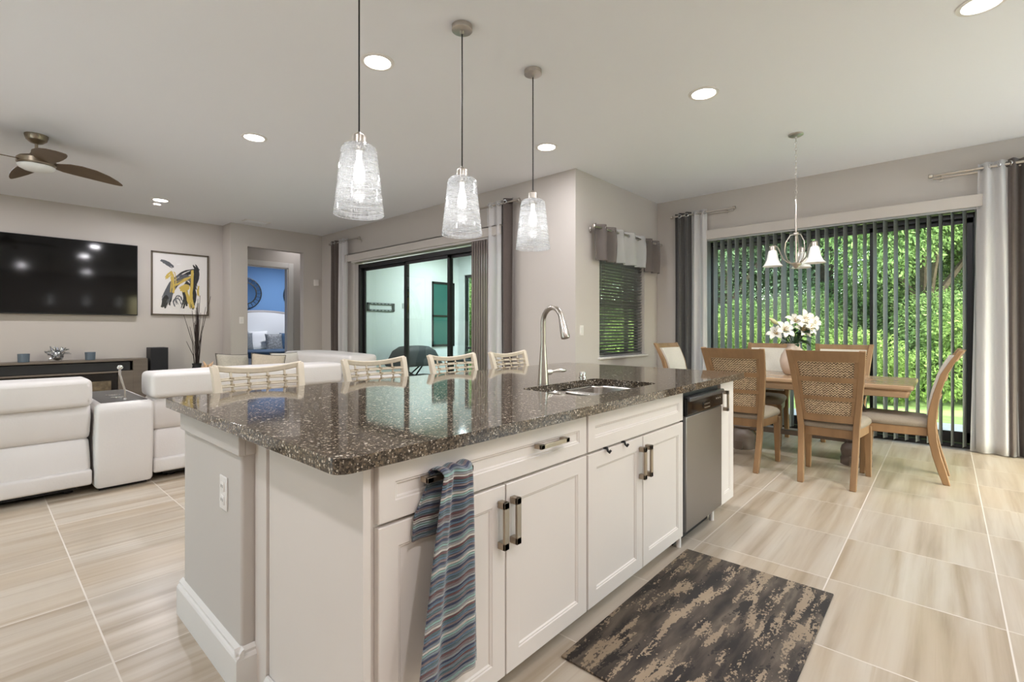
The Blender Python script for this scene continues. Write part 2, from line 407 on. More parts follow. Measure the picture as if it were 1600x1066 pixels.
    def done(s, name, mat, parent=None, bevel=0, seg=2, solid=0, smooth=35, sub=0, loc=None):
        bmesh.ops.recalc_face_normals(s.m, faces=s.m.faces[:])
        me = bpy.data.meshes.new(name); s.m.to_mesh(me); s.m.free()
        for m_ in (mat if isinstance(mat, (list, tuple)) else [mat]): me.materials.append(m_)
        if smooth:
            for f in me.polygons: f.use_smooth = True
            me.set_sharp_from_angle(angle=R(smooth))
        o = bpy.data.objects.new(name, me); C.objects.link(o)
        if parent: o.parent = parent
        if loc: o.location = loc
        if solid:
            k = o.modifiers.new('thickness', 'SOLIDIFY'); k.thickness = solid; k.offset = 0
        if bevel:
            k = o.modifiers.new('edge', 'BEVEL'); k.width = bevel; k.segments = seg; k.limit_method = 'ANGLE'; k.angle_limit = R(40)
        if sub:
            k = o.modifiers.new('sub', 'SUBSURF'); k.levels = sub; k.render_levels = sub
        return o

def tag(o, label, cat, group=None, kind=None):
    o['label'] = label; o['category'] = cat
    if group: o['group'] = group
    if kind: o['kind'] = kind
    return o
def thing(name, label, cat, loc=(0, 0, 0), rz=0, group=None):
    o = bpy.data.objects.new(name, None); C.objects.link(o); o.empty_display_size = .1
    o.location = loc; o.rotation_euler = (0, 0, rz); return tag(o, label, cat, group)
def struct(o): o['kind'] = 'structure'; return o
def copy_tree(o, parent=None):
    c = o.copy(); C.objects.link(c)
    if parent: c.parent = parent
    for ch in list(o.children): copy_tree(ch, c)
    return c
def dup(o, loc, rz, label, group=None):
    c = copy_tree(o); c.location = loc; c.rotation_euler = (0, 0, rz); c['label'] = label
    if group: c['group'] = group
    return c
def rrect(x0, y0, x1, y1, r, n=6):
    out = []
    for cx_, cy_, a in ((x1-r, y1-r, 0), (x0+r, y1-r, 90), (x0+r, y0+r, 180), (x1-r, y0+r, 270)):
        for i in range(n+1):
            k = R(a + 90*i/n); out.append((cx_+r*math.cos(k), cy_+r*math.sin(k)))
    return out

# ------------------------------------------------------------------ the room
ZC = 3.05
XD, XP, YN, YT, YH = 6.68, 4.58, 3.14, 9.55, 9.15
XR, YK = -3.2, -2.6
b = B(); b.box(XR, YK, -.1, 6.9, 15, 0); struct(b.done('floor', floor_m))
b = B(); b.box(XR, YK, ZC, 7.0, YT+.2, ZC+.25); struct(b.done('ceiling', ceil_m, smooth=0))
b = B(); b.box(XR-.15, YT, 0, 2.95, YT+.15, ZC); struct(b.done('wall_living', wall_m))
b = B()
b.box(XR-.15, YK, 0, XR, 2.5, ZC).box(XR-.15, 4.6, 0, XR, YT, ZC).box(XR-.15, 2.5, 2.45, XR, 4.6, ZC)
struct(b.done('wall_rear', wall_m))  # gap left for the added rear daylight door
b = B(); b.box(XR-.15, YK-.15, 0, 3.6, YK, ZC).box(6.4, YK-.15, 0, 6.9, YK, ZC).box(3.6, YK-.15, 2.45, 6.4, YK, ZC); struct(b.done('wall_kitchen', wall_m))  # gap holds the daylight door added on the kitchen side
# wall with the bedroom niche opening, its jog and right return
b = B()
b.box(2.95, YH, 0, 3.22, YH+.14, ZC).box(4.215, YH, 0, XP+.16, YH+.14, ZC).box(3.22, YH, 2.675, 4.215, YH+.14, ZC)
b.box(2.95, YH+.14, 0, 3.08, 10.0, ZC)
struct(b.done('wall_hall', wall_m))
b = B()
b.box(2.95, 10.0, 0, 3.30, 10.12, ZC).box(4.29, 10.0, 0, 5.6, 10.12, ZC).box(3.30, 10.0, 2.46, 4.29, 10.12, ZC)
b.box(5.3, YH+.14, 0, 5.42, 10.0, ZC).box(2.95, YT+.1, ZC, 5.6, 10.12, ZC+.2)
struct(b.done('wall_niche', wall_m))
b = B()
b.box(4.29, 9.98, 0, 4.39, 10.0, 2.56).box(3.2, 9.98, 2.46, 4.29, 10.0, 2.56).box(4.27, 10.0, 0, 4.29, 10.12, 2.46).box(3.3, 10.0, 2.44, 4.27, 10.12, 2.46)
struct(b.done('trim_1', trim_m, bevel=.004))
# patio wall with the sliding door opening
SY0, SY1, SZ = 4.24, 7.92, 2.42
b = B()
b.box(XP, YN, 0, XP+.16, SY0, ZC).box(XP, SY1, 0, XP+.16, YH, ZC).box(XP, SY0, SZ, XP+.16, SY1, ZC)
struct(b.done('wall_patio', wall_m))
# nook wall with window
NX0, NX1, NZ0, NZ1 = 5.09, 6.27, .865, 2.27
b = B()
b.box(XP+.16, YN, 0, NX0, YN+.16, ZC).box(NX1, YN, 0, XD+.16, YN+.16, ZC).box(NX0, YN, NZ1, NX1, YN+.16, ZC).box(NX0, YN, 0, NX1, YN+.16, NZ0)
struct(b.done('wall_nook', wall_m))
b = B(); b.box(NX0-.03, YN-.03, NZ0-.02, NX1+.06, YN+.1, NZ0+.005); struct(b.done('trim_2', trim_m, bevel=.004))
b = B()
for a in ((NX0, NZ0, NX0+.045, NZ1), (NX1-.045, NZ0, NX1, NZ1), (NX0, NZ0, NX1, NZ0+.045), (NX0, NZ1-.045, NX1, NZ1), (NX0, 1.52, NX1, 1.565)):
    b.box(a[0], YN+.10, a[1], a[2], YN+.14, a[3])
win = struct(b.done('window_1', black_m))
b = B(); b.box(NX0+.04, YN+.117, NZ0+.04, NX1-.04, YN+.123, NZ1-.04); b.done('pane', glass_m, win)
# dining wall with the big sliding door
DY0, DY1, DZ = -.26, 2.43, 2.42
b = B()
b.box(XD, YK, 0, XD+.16, DY0, ZC).box(XD, DY1, 0, XD+.16, YN+.16, ZC).box(XD, DY0, DZ, XD+.16, DY1, ZC)
struct(b.done('wall_dining', wall_m))
b = B()
b.box(XD-.014, YK, 0, XD, DY0, .12).box(XD-.014, DY1, 0, XD, YN, .12); struct(b.done('baseboard_dining', basebd_m, bevel=.004))
b = B(); b.box(XP, YN-.014, 0, XD-.014, YN, .12); struct(b.done('baseboard_nook', basebd_m, bevel=.004))
b = B(); b.box(XP-.014, YN-.014, 0, XP, SY0, .12).box(XP-.014, SY1, 0, XP, YH, .12); struct(b.done('baseboard_patio', basebd_m, bevel=.004))
b = B(); b.box(XR, YT-.014, 0, 2.95, YT, .12); struct(b.done('baseboard_living', basebd_m, bevel=.004))

def slider(name, axis_x, y0, y1, ztop, splits, glass, fw=.055):
    """sliding door in a wall of constant X: outer frame, one leaf per bay"""
    b = B(); x0, x1 = axis_x, axis_x+.11
    b.box(x0, y0, 0, x1, y0+fw, ztop).box(x0, y1-fw, 0, x1, y1, ztop).box(x0, y0, ztop-fw, x1, y1, ztop).box(x0, y0, 0, x1, y1, .04)
    d = struct(b.done(name, black_m, bevel=.003))
    ys = [y0+fw] + splits + [y1-fw]
    for i in range(len(ys)-1):
        a, c = ys[i], ys[i+1]; xo = axis_x + (.02 if i % 2 else .06)
        if i: a -= .025
        if i < len(ys)-2: c += .025
        b = B(); s_ = .05
        b.box(xo, a, .045, xo+.03, a+s_, ztop-fw).box(xo, c-s_, .045, xo+.03, c, ztop-fw)
        b.box(xo, a, .045, xo+.03, c, .045+.11).box(xo, a, ztop-fw-.045, xo+.03, c, ztop-fw)
        l = b.done('door_leaf', black_m, d, bevel=.002)
        b = B(); b.box(xo+.012, a+s_-.01, .15, xo+.018, c-s_+.01, ztop-fw-.04); b.done('pane', glass, l)
    return d
slider('door_1', XP+.05, SY0, SY1-.04, 2.375, [5.43, 6.50], patio_glass_m, .07)
slider('added_door_3', XR-.13, 2.5, 4.6, 2.45, [3.5], glass_m)  # unseen rear door, added so daylight reaches walls and ceiling
d4 = slider('added_door_4', -.055, -1.4, 1.4, 2.45, [0.], glass_m); d4.rotation_euler = (0, 0, PI/2); d4.location = (5.0, YK-.08, 0)  # unseen door added behind the camera to bring daylight to the dining side
slider('door_2', XD+.05, DY0, DY1, 2.40, [.615, 1.51], glass_m)

# lanai (covered patio) beyond the patio door
LY, LX = 8.6, 7.75
b = B(); b.box(XP+.16, YN+.16, -.12, LX+.2, LY, -.02); struct(b.done('floor_lanai', concrete_m))
b = B(); b.box(XP+.16, YN+.16, 2.95, LX+.4, LY+.15, 3.15); struct(b.done('ceiling_lanai', stucco_m))
b = B(); b.box(XP+.16, LY, -.1, LX, LY+.15, 2.95); struct(b.done('wall_lanai', stucco_m))
b = B()
b.box(LX-.06, 8.42, -.1, LX+.1, LY, 2.95).box(LX-.06, YN+.1, 2.48, LX+.1, 8.42, 2.95).box(LX-.06, YN+.1, -.1, LX+.1, YN+.3, 2.48)
struct(b.done('wall_screen', stucco_m))
b = B()
for y in (8.36, 7.0, 5.6, 4.2): b.box(LX-.03, y, -.02, LX+.03, y+.06, 2.48)
b.box(LX-.03, 3.4, 2.42, LX+.03, 8.42, 2.48).box(LX-.03, 3.4, -.02, LX+.03, 8.42, .05).box(LX-.03, 3.4, .75, LX+.03, 8.42, .80)
struct(b.done('trim_3', black_m))
b = B()
b.box(6.88, LY-.03, .82, 7.53, LY+.02, .87).box(6.88, LY-.03, 2.24, 7.53, LY+.02, 2.29).box(6.88, LY-.03, .82, 6.91, LY+.02, 2.29).box(7.42, LY-.03, .82, 7.53, LY+.02, 2.29).box(6.88, LY-.03, 1.50, 7.53, LY+.02, 1.535)
w2 = struct(b.done('window_2', black_m))
b = B(); b.box(6.9, LY-.012, .86, 7.44, LY-.006, 2.25); b.done('pane', teal_m, w2)

# bedroom beyond the niche
b = B()
b.box(2.6, 13.8, 0, 8.2, 13.95, ZC).box(2.45, 10.12, 0, 2.6, 13.95, ZC).box(8.2, 10.12, 0, 8.35, 13.95, ZC)
struct(b.done('wall_bedroom', blue_m))
b = B(); b.box(2.45, 10.0, ZC, 8.35, 13.95, ZC+.2); struct(b.done('ceiling_bedroom', ceil_m))
b = B(); b.box(5.6, 10.0, 0, 8.35, 10.12, ZC); struct(b.done('wall_bedroom.001', blue_m))

# ------------------------------------------------------------------ ceiling fittings
def downlight(x, y, label, group=None, power=CAN_W, z=ZC, r=.085):
    t_ = thing('recessed_light', label, 'ceiling light', (x, y, z), 0, group)
    b = B(); b.lathe([(r+.028, 0), (r+.026, -.006), (r+.004, -.009), (r, -.004), (r, .0)], n=32, cap0=False, cap1=False); b.done('trim_ring', plast_m, t_)
    b = B(); b.lathe([(r, -.002), (r*.8, -.005), (.001, -.006)], n=32, cap0=True); b.done('diffuser', glow_m, t_)
    l = bpy.data.lights.new('lamp', 'AREA'); l.shape = 'DISK'; l.size = .15; l.energy = power; l.color = CAN_COL
    lo = bpy.data.objects.new('lamp_light', l); C.objects.link(lo); lo.parent = t_; lo.location = (0, 0, -.012)
    return t_
G_DL = 'recessed ceiling lights'
for x, y, lb in ((1.85, 2.90, 'round recessed ceiling light just right of the nearest pendant cord'),
                 (1.79, 4.92, 'round recessed ceiling light over the sofa, left of the nearest pendant shade'),
                 (1.77, 8.30, 'small-looking recessed ceiling light next to the smoke detector near the television wall'),
                 (3.85, 2.99, 'recessed ceiling light just right of the farthest pendant cord'),
                 (3.79, 1.40, 'recessed ceiling light alone on the ceiling between pendants and chandelier'),
                 (3.79, -.15, 'recessed ceiling light cut by the top edge of the picture')):
    downlight(x, y, lb, G_DL, power=8 if (x, y) == (3.85, 2.99) else CAN_W)
for x, y in ((-.6, 1.4), (-.6, 4.9), (-.6, 8.3), (.9, -.6), (-1.6, -.9), (2.4, -1.4)):  # extra lamps out of view, added to brighten the room
    downlight(x, y, 'added recessed ceiling light outside the view, brightening the kitchen and living room', 'added recessed lights outside the view')
downlight(6.66, 7.35, 'recessed light in the lanai ceiling seen through the patio door', z=2.95, power=40)
downlight(5.6, 12.2, 'added recessed light in the bedroom ceiling, out of view', z=ZC, power=40)  # unseen lamp added to light the blue bedroom
downlight(4.4, 9.65, 'added recessed light in the ceiling of the bedroom niche, out of view', z=ZC, power=1.1)  # weak unseen lamp added to lift the dark niche
tag(B((1.78, 8.55, ZC)).lathe([(.06, 0), (.06, -.02), (.045, -.035), (.001, -.037)], (1.78, 8.55, ZC)).done('smoke_detector', plast_m, loc=(1.78, 8.55, ZC)), 'small white smoke detector on the ceiling beside a recessed light', 'smoke detector')
o0 = (3.22, 8.75, ZC)
t_ = thing('ceiling_vent', 'pale grey air vent in the ceiling in front of the bedroom doorway', 'vent', o0)
b = B(); b.box(-.2, -.1, -.008, .2, .1, 0); b.done('vent_plate', plast_m, t_)
b = B()
for i in range(9): b.box(-.17, -.08+i*.019, -.012, .17, -.072+i*.019, -.008)
b.done('grille', ceil_m, t_)

# pendants over the island
def pendant(x, y, label):
    zb = 1.785
    t_ = thing('pendant_lamp', label, 'pendant lamp', (x, y, ZC), 0, 'glass pendants over the island')
    z = lambda q: q - ZC
    b = B(); b.lathe([(.062, 0), (.062, -.028), (.055, -.03), (.012, -.031), (.012, -.05), (.004, -.05)], n=32); b.done('canopy', nickel_m, t_)
    b = B(); b.tube([(0, 0, -.045), (0, 0, z(2.185))], .0042, 8); b.done('cord', cord_m, t_)
    b = B(); b.lathe([(.006, z(2.20)), (.014, z(2.19)), (.026, z(2.185)), (.032, z(2.178)), (.033, z(2.115)), (.028, z(2.112)), (.0255, z(2.10)), (.001, z(2.10))], n=28); b.done('socket', nickel_m, t_)
    b = B()
    prof = [(.030, z(2.122)), (.072, z(2.128)), (.084, z(2.118)), (.088, z(2.10)), (.122, z(zb+.004)), (.1225, z(zb)), (.118, z(zb)), (.117, z(zb+.006)), (.083, z(2.098)), (.079, z(2.112)), (.07, z(2.121)), (.030, z(2.116))]
    b.lathe(prof, n=48, cap0=False, cap1=False); b.done('shade', shade_m, t_, smooth=60)
    b = B(); b.lathe([(.012, z(2.10)), (.013, z(2.06)), (.024, z(2.02)), (.028, z(1.985)), (.022, z(1.955)), (.001, z(1.944))], n=20); b.done('bulb', bulb_m, t_)
    l = bpy.data.lights.new('bulb_light', 'POINT'); l.energy = .4; l.shadow_soft_size = .03; l.color = (1, .96, .92)
    lo = bpy.data.objects.new('bulb_light', l); C.objects.link(lo); lo.parent = t_; lo.location = (0, 0, z(1.90))
pendant(1.285, 2.18, 'nearest and largest glass cone pendant over the island, its canopy out of view')
pendant(1.975, 2.18, 'middle one of three glass cone pendants hanging over the island')
pendant(2.65, 2.18, 'farthest and smallest glass cone pendant, in front of the dark patio curtain')

# ceiling fan
t_ = thing('ceiling_fan', 'bronze ceiling fan with leaf-shaped brown blades and white light bowl', 'ceiling fan', (.395, 6.40, ZC))
b = B(); b.lathe([(.085, 0), (.085, -.012), (.075, -.05), (.045, -.075), (.012, -.085), (.012, -.09)], n=28); b.done('canopy', bronze_m, t_)
b = B(); b.tube([(0, 0, -.08), (0, 0, -.2)], .012, 10); b.done('downrod', bronze_m, t_)
b = B(); b.lathe([(.012, -.15), (.03, -.155), (.05, -.19), (.12, -.215), (.14, -.235), (.14, -.275), (.125, -.29), (.001, -.29)], n=32); b.done('motor_housing', bronze_m, t_)
b = B(); b.lathe([(.125, -.288), (.135, -.295), (.125, -.315), (.09, -.335), (.04, -.345), (.001, -.347)], n=32); b.done('light_bowl', opal_m, t_)
def blade(ang, tilt):
    b = B(); L0, L1 = .10, .68; W_ = .10
    mt = Matrix.Rotation(ang, 4, 'Z') @ Matrix.Translation((0, 0, -.255)) @ Matrix.Rotation(tilt, 4, 'X')
    prof = [(0, .35), (.08, .55), (.2, .88), (.35, 1.0), (.55, .95), (.75, .72), (.9, .42), (.97, .2), (1, .05)]
    lp = []
    for u, k in prof:
        x = L0 + (L1-L0)*u; sw = -.03*math.sin(PI*u); dz = -.05*u*u
        lp.append([mt @ Vector((x, sw-W_*k, dz-.004)), mt @ Vector((x, sw+W_*k, dz-.004)), mt @ Vector((x, sw+W_*k, dz+.004)), mt @ Vector((x, sw-W_*k, dz+.004))])
    b.loft(lp); return b
for a, tl in ((13, -14), (103, -14), (193, -14), (283, -15)): blade(R(a), R(tl)).done('blade', fan_m, t_)

# ------------------------------------------------------------------ island
CT = .914
IX0, IX1, IYF, IYB = .555, 3.58, 1.035, 2.55
o0 = (2.07, 1.8, .878)
b = B(o0)
def ring(pts, z): return [b.v((x, y, z)) for x, y in pts]
outer = ring(rrect(IX0, IYF, IX1, IYB, .04), .914)
inner = ring(rrect(1.83, 1.19, 2.55, 1.60, .06), .914)
es = []
for lp in (outer, inner):
    for i in range(len(lp)): es.append(b.m.edges.new((lp[i], lp[(i+1) % len(lp)])))
bmesh.ops.triangle_fill(b.m, use_beauty=True, use_dissolve=False, edges=es)
fs = b.m.faces[:]
r_ = bmesh.ops.extrude_face_region(b.m, geom=fs)
for v in [x for x in r_['geom'] if isinstance(x, bmesh.types.BMVert)]: v.co.z -= .038
ct = b.done('worktop', gran_m, bevel=.011, seg=4, loc=o0)
tag(ct, 'dark speckled stone worktop covering the white kitchen island', 'worktop')

def shaker(b, x0, x1, z0, z1, y, fr=.058, th=.02, deep=.008):
    """front facing -Y with recessed panel"""
    def q(a, yy): return [b.v((x0+a, yy, z0+a)), b.v((x1-a, yy, z0+a)), b.v((x1-a, yy, z1-a)), b.v((x0+a, yy, z1-a))]
    L = [q(0, y+th), q(0, y+.002), q(.002, y), q(fr, y), q(fr+.003, y+.003), q(fr+.007, y+.0035), q(fr+.011, y+deep), q(fr+.012, y+deep)]
    for a, c in zip(L, L[1:]):
        for i in range(4): b.face((a[i], a[(i+1) % 4], c[(i+1) % 4], c[i]))
    b.face(L[-1]); b.face(L[0][::-1])
def pull(b, p0, p1, y, w_=.011, out=.032):
    """flat bar pull between p0 and p1 (x,z) standing out from the front at y"""
    (x0, z0), (x1, z1) = p0, p1
    vert = abs(z1-z0) > abs(x1-x0)
    if vert:
        b.box(x0-w_, y-out, z0, x0+w_, y-out+.009, z1)
        for zz in (z0, z1-.022): b.box(x0-w_, y-out, zz, x0+w_, y, zz+.022)
    else:
        b.box(x0, y-out, z0-w_*.7, x1, y-out+.009, z0+w_*.7)
        for xx in (x0, x1-.022): b.box(xx, y-out, z0-w_*.7, xx+.022, y, z0+w_*.7)
YF = 1.068      # door faces
KZ = .095
def cabinet(name, label, x0, x1, fronts):
    t_ = thing(name, label, 'cabinet', ((x0+x1)/2, 1.4, 0), 0)
    b = B(t_.location); y0 = YF+.021
    b.box(x0, y0, KZ, x0+.018, 1.70, .8755).box(x1-.018, y0, KZ, x1, 1.70, .8755).box(x0+.018, y0, KZ, x1-.018, 1.682, KZ+.018).box(x0+.018, 1.682, KZ, x1-.018, 1.70, .8755)
    b.box(x0+.018, y0, .70, x1-.018, y0+.018, .73).box(x0+.018, y0, .845, x1-.018, y0+.018, .8755); b.done('carcass', cab_m, t_)
    b = B(t_.location); b.box(x0+.001, y0+.065, 0, x1-.001, y0+.083, KZ); b.done('toe_kick', cab_m, t_)
    for kind, a, c, z0, z1, hs in fronts:
        b = B(t_.location); shaker(b, a, c, z0, z1, YF, .05 if kind == 'drawer' else .06); f = b.done(kind, cab_m, t_, smooth=20)
        for p0, p1 in hs:
            b = B(t_.location); pull(b, p0, p1, YF); b.done('handle', handle_m, f, bevel=.0015)
    return t_
cabinet('drawer_cabinet', 'white island cabinet with two-handled wide drawer and hanging towel', .668, 1.640,
        [('drawer', .684, 1.636, .718, .868, [((.815, .806), (.985, .806)), ((1.305, .806), (1.475, .806))]),
         ('door', .684, 1.157, .085, .708, [((1.131, .512), (1.131, .664))]),
         ('door', 1.163, 1.636, .085, .708, [((1.190, .512), (1.190, .664))])])
cabinet('sink_cabinet', 'white island cabinet under the sink with plain drawer front and two doors', 1.642, 2.592,
        [('drawer', 1.648, 2.586, .718, .868, []),
         ('door', 1.648, 2.114, .085, .708, [((2.088, .515), (2.088, .664))]),
         ('door', 2.120, 2.586, .085, .708, [((2.150, .515), (2.150, .664))])])
cabinet('pullout_cabinet', 'narrow white pull-out cabinet at the island end, right of the dishwasher', 3.175, 3.43,
        [('door', 3.18, 3.425, .085, .868, [((3.232, .69), (3.232, .82))])])
# over-the-door hooks
t_ = thing('door_hook', 'pair of small dark hooks over the top of the sink cabinet door', 'hook', (1.85, YF, .708))
for x in (1.785, 1.935):
    b = B(); b.tube([(x-1.85, .012, .004), (x-1.85, -.004, .006), (x-1.85, -.008, -.006), (x-1.85, -.016, -.012), (x-1.85, -.022, -.002)], .0055, 8); b.done('hook', matte_black, t_)
# dishwasher
t_ = thing('dishwasher', 'stainless steel dishwasher with black control panel in the island', 'dishwasher', (2.88, 1.4, 0))
L_ = t_.location; xa, xb = 2.598, 3.168
b = B(L_); b.box(xa, 1.085, .10, xb, 1.68, .872).box(xa+.02, 1.14, .001, xb-.02, 1.6, .10); b.done('body', matte_black, t_)
b = B(L_); b.box(xa+.002, YF-.012, .10, xb-.002, 1.085, .735); dd = b.done('door', ss_m, t_, bevel=.006, seg=3)
b = B(L_); b.box(xa+.002, YF-.018, .738, xb-.002, 1.085, .835); pn = b.done('control_panel', gloss_black, t_, bevel=.006, seg=3)
b = B(L_); b.box(xa+.01, YF-.032, .815, xb-.01, YF+.01, .842); b.done('handle', M('handle_black', (.05, .05, .052), .25), t_, bevel=.009, seg=4)
b = B(L_); b.box(2.83, YF-.021, .757, 2.95, YF-.016, .79); b.done('display', gloss_black, pn, bevel=.004)
b = B(L_); b.box(2.85, YF-.0225, .755, 2.93, YF-.019, .759)
for i in range(5): b.box(2.845+i*.018, YF-.0225, .775, 2.853+i*.018, YF-.019, .780)
for i in range(3): b.lathe([(.005, 0), (.004, .002), (.001, .002)], (3.05+i*.03, YF-.018, .79), 10, mat=Matrix.Rotation(R(90), 4, 'X'))
b.done('button', nickel_m, pn)
for x in (xa+.03, xb-.03): b = B(L_); b.tube([(x, 1.11, 0), (x, 1.11, .10)], .014, 8); b.done('foot', plast_m, t_)
# end panel, filler, half wall
t_ = thing('island_end_panel', 'plain white panel closing the near end of the island', 'panel', (.655, 1.4, 0))
b = B(t_.location); b.box(.650, 1.078, .0, .667, 1.66, .8755); b.done('panel', cab_m, t_, bevel=.002)
b = B(t_.location); b.box(.642, 1.665, .0, .667, 1.758, .8755); b.done('filler_strip', cab_m, t_, bevel=.002)
b = B(t_.location); b.box(.645, YF+.008, .02, .667, 1.0775, .8755); b.done('front_strip', cab_m, t_, bevel=.002)
b = B(t_.location); b.prism([(.648, 0), (.625, 0), (.626, .05), (.640, .075), (.648, .075)], 'y', 1.08, 1.66); b.done('base_shoe', basebd_m, t_)
# half wall
b = B()
b.prism([(.60, 1.762), (3.53, 1.762), (3.53, 2.42), (3.37, 2.42), (3.37, 2.06), (.76, 2.06), (.76, 2.42), (.60, 2.42)], 'z', 0, .8755)
hw = struct(b.done('wall_island', wall_m, bevel=.01, seg=3))
b = B()
b.box(.588, 1.750, .79, .61, 2.432, .8755).box(.61, 1.7505, .79, .66, 1.775, .8755).box(.61, 2.42, .79, .772, 2.4315, .8755)
struct(b.done('trim_4', wall_m, bevel=.003))
b = B()
pf = [(.602, 0), (.578, 0), (.578, .115), (.582, .122), (.588, .126), (.588, .135), (.594, .142), (.602, .148)]
b.prism(pf, 'y', 1.7405, 2.444)
b.prism([(1.764, 0), (1.74, 0), (1.74, .115), (1.744, .122), (1.75, .126), (1.75, .135), (1.756, .142), (1.764, .148)], 'x', .5795, .645)
struct(b.done('baseboard_island', basebd_m, smooth=25))
t_ = thing('wall_outlet', 'white double power outlet on the island end wall below the worktop', 'outlet', (.60, 1.922, .63))
b = B(); b.box(-.006, -.036, -.06, 0, .036, .06); b.done('plate', plast_m, t_, bevel=.003)
b = B()
for z in (-.024, .024): b.rbox(-.009, -.017, z-.017, -.004, .017, z+.017, .002, 2)
rc = b.done('receptacle', plast_m, t_)
b = B()
for z in (-.024, .024):
    b.box(-.0096, -.009, z-.004, -.0088, -.006, z+.006).box(-.0096, .006, z-.004, -.0088, .009, z+.006)
b.done('slot', slot_m, rc)

# sink
t_ = thing('kitchen_sink', 'stainless steel double-bowl sink set into the dark worktop', 'sink', (2.19, 1.395, .876))
def bowl(x0, x1, y0, y1, depth):
    b = B(t_.location); lp = []
    for a, z, r in ((0, .8757, .06), (.004, .86, .058), (.012, .876-depth+.03, .055), (.022, .876-depth+.008, .05), (.05, .876-depth, .04), (.17, .876-depth-.003, .01)):
        lp.append([(x, y, z) for x, y in rrect(x0+a, y0+a*min(1, (y1-y0)/(x1-x0)), x1-a, y1-a*min(1, (y1-y0)/(x1-x0)), r)])
    b.loft(lp, cap0=False, cap1=True); o = b.done('bowl', steel_m, t_, solid=.002)
    b = B(t_.location); b.lathe([(.045, 0), (.04, .004), (.02, .002), (.001, .002)], ((x0+x1)/2, (y0+y1)/2, .876-depth-.002)); b.done('drain', chrome_m, o)
bowl(1.828, 2.178, 1.188, 1.602, .20); bowl(2.198, 2.552, 1.188, 1.602, .20)
b = B(t_.location)
b.box(2.172, 1.19, .84, 2.204, 1.60, .872); b.done('divider', steel_m, t_, bevel=.008, seg=3)

# faucet
fx_, fy_ = 2.10, 1.655
t_ = thing('kitchen_faucet', 'brushed nickel gooseneck pull-down faucet behind the sink', 'faucet', (fx_, fy_, CT))
dx, dy = -.30, -.954
pts, rr = [], []
def P_(s_, z): return (dx*s_, dy*s_, z)
for z, r in ((0, .031), (.006, .031), (.02, .029), (.07, .0265), (.13, .021), (.19, .0165), (.215, .0152)): pts.append(P_(0, z)); rr.append(r)
b = B(); b.tube(pts, rr, 20); b.done('body', nickel_m, t_)
pts = [P_(0, .21), P_(0, .31)] + [P_(.086-.086*math.cos(R(a)), .335+.082*math.sin(R(a))) for a in range(0, 166, 11)]
b = B(); b.tube(pts, .0138, 16); b.done('spout', nickel_m, t_)
h0 = Vector(pts[-1]); hd = (Vector(pts[-1])-Vector(pts[-2])).normalized(); hd = (hd + Vector((dx*.1, dy*.1, -.4))).normalized()
b = B(); b.tube([h0-hd*.005, h0+hd*.006, h0+hd*.03, h0+hd*.075, h0+hd*.10, h0+hd*.108], [.0145, .0155, .0175, .0225, .0235, .021], 20); sp = b.done('spray_head', nickel_m, t_)
b = B(); q = h0+hd*.06+Vector((.012, .006, 0)); b.tube([q+Vector((.008, -.004, .02)), q+Vector((.012, -.006, -.02))], .006, 8); b.done('spray_button', matte_black, sp)
b = B(); b.tube([(.0, 0, .062), (.035, -.012, .062), (.052, -.018, .062)], [.017, .017, .014], 16); b.tube([(.05, -.017, .064), (.075, -.026, .066), (.10, -.035, .068), (.135, -.047, .068), (.145, -.051, .067)], [.006, .008, .012, .010, .004], 12, flat=.8); b.done('lever', nickel_m, t_)
t_ = thing('air_gap', 'small round chrome air gap cap on the worktop behind the sink', 'sink fitting', (2.535, 1.685, CT))
b = B(); b.lathe([(.024, 0), (.024, .004), (.019, .008), (.019, .03), (.015, .037), (.001, .038)], n=20); b.done('cap', chrome_m, t_)

# towel
t_o = (.87, 1.02, .80)
b = B(t_o)
ytop = YF-.032
def tw(u, v):
    # v 0..1 along the cloth: front hem -> over the bar -> back hem
    Lf, Lo, Lb = .565, .05, .17; s_ = v*(Lf+Lo+Lb)
    if s_ < Lf:
        k = 1 - s_/Lf      # 0 at bar, 1 at hem
        cxx = .910 - .050*k; wd = .12 + .117*k**.8
        x = cxx + (u-.5)*wd
        fold = math.sin(u*PI*3.2+.6)*(.012+.010*k) + math.sin(u*PI*7+1.3+k*2)*.004
        y = ytop - .018 - .016*k - fold*.9 - .012*math.sin(PI*u)*(.3+k)
        z = .818 - (1-s_/Lf)*Lf*1.0 + .010*math.sin(u*PI*3.2+.4)*min(1, k*3) - .012*(u-.35)*(0) - .018*k*math.cos(u*PI*1.4)
    elif s_ < Lf+Lo:
        a = (s_-Lf)/Lo*PI; fold = math.sin(u*PI*3.2+.6)*.012
        x = .910 + (u-.5)*(.12) - .012*(s_-Lf)/Lo
        y = ytop + .0045 - .0225*math.cos(a) - fold*.9*(1-(s_-Lf)/Lo); z = .818 + .013*math.sin(a) + .004*math.sin(u*PI*5)
        y = min(y, YF-.006)
    else:
        k = (s_-Lf-Lo)/Lb
        x = .900 - .052*min(1, k*1.6) + (u-.5)*(.108+.03*k); y = min(ytop + .02 + .004*math.sin(u*9), YF-.006); z = .818 - k*Lb
        
    return (x, y, z)
b.sheet(tw, 40, 110, uvs=lambda u, v: (u, v))
tow = b.done('dish_towel', towel_m, solid=.005, loc=t_o, smooth=80)
tag(tow, 'blue and grey striped towel hanging from the left drawer handle', 'towel')

# kitchen mat
o0 = (2.035, .715, 0)
b = B(o0); b.rbox(1.45, .38, .001, 2.62, 1.06, .009, .004, 2)
tag(b.done('kitchen_mat', rug_m, loc=o0), 'dark brown mottled mat on the tile floor before the sink cabinet', 'mat')

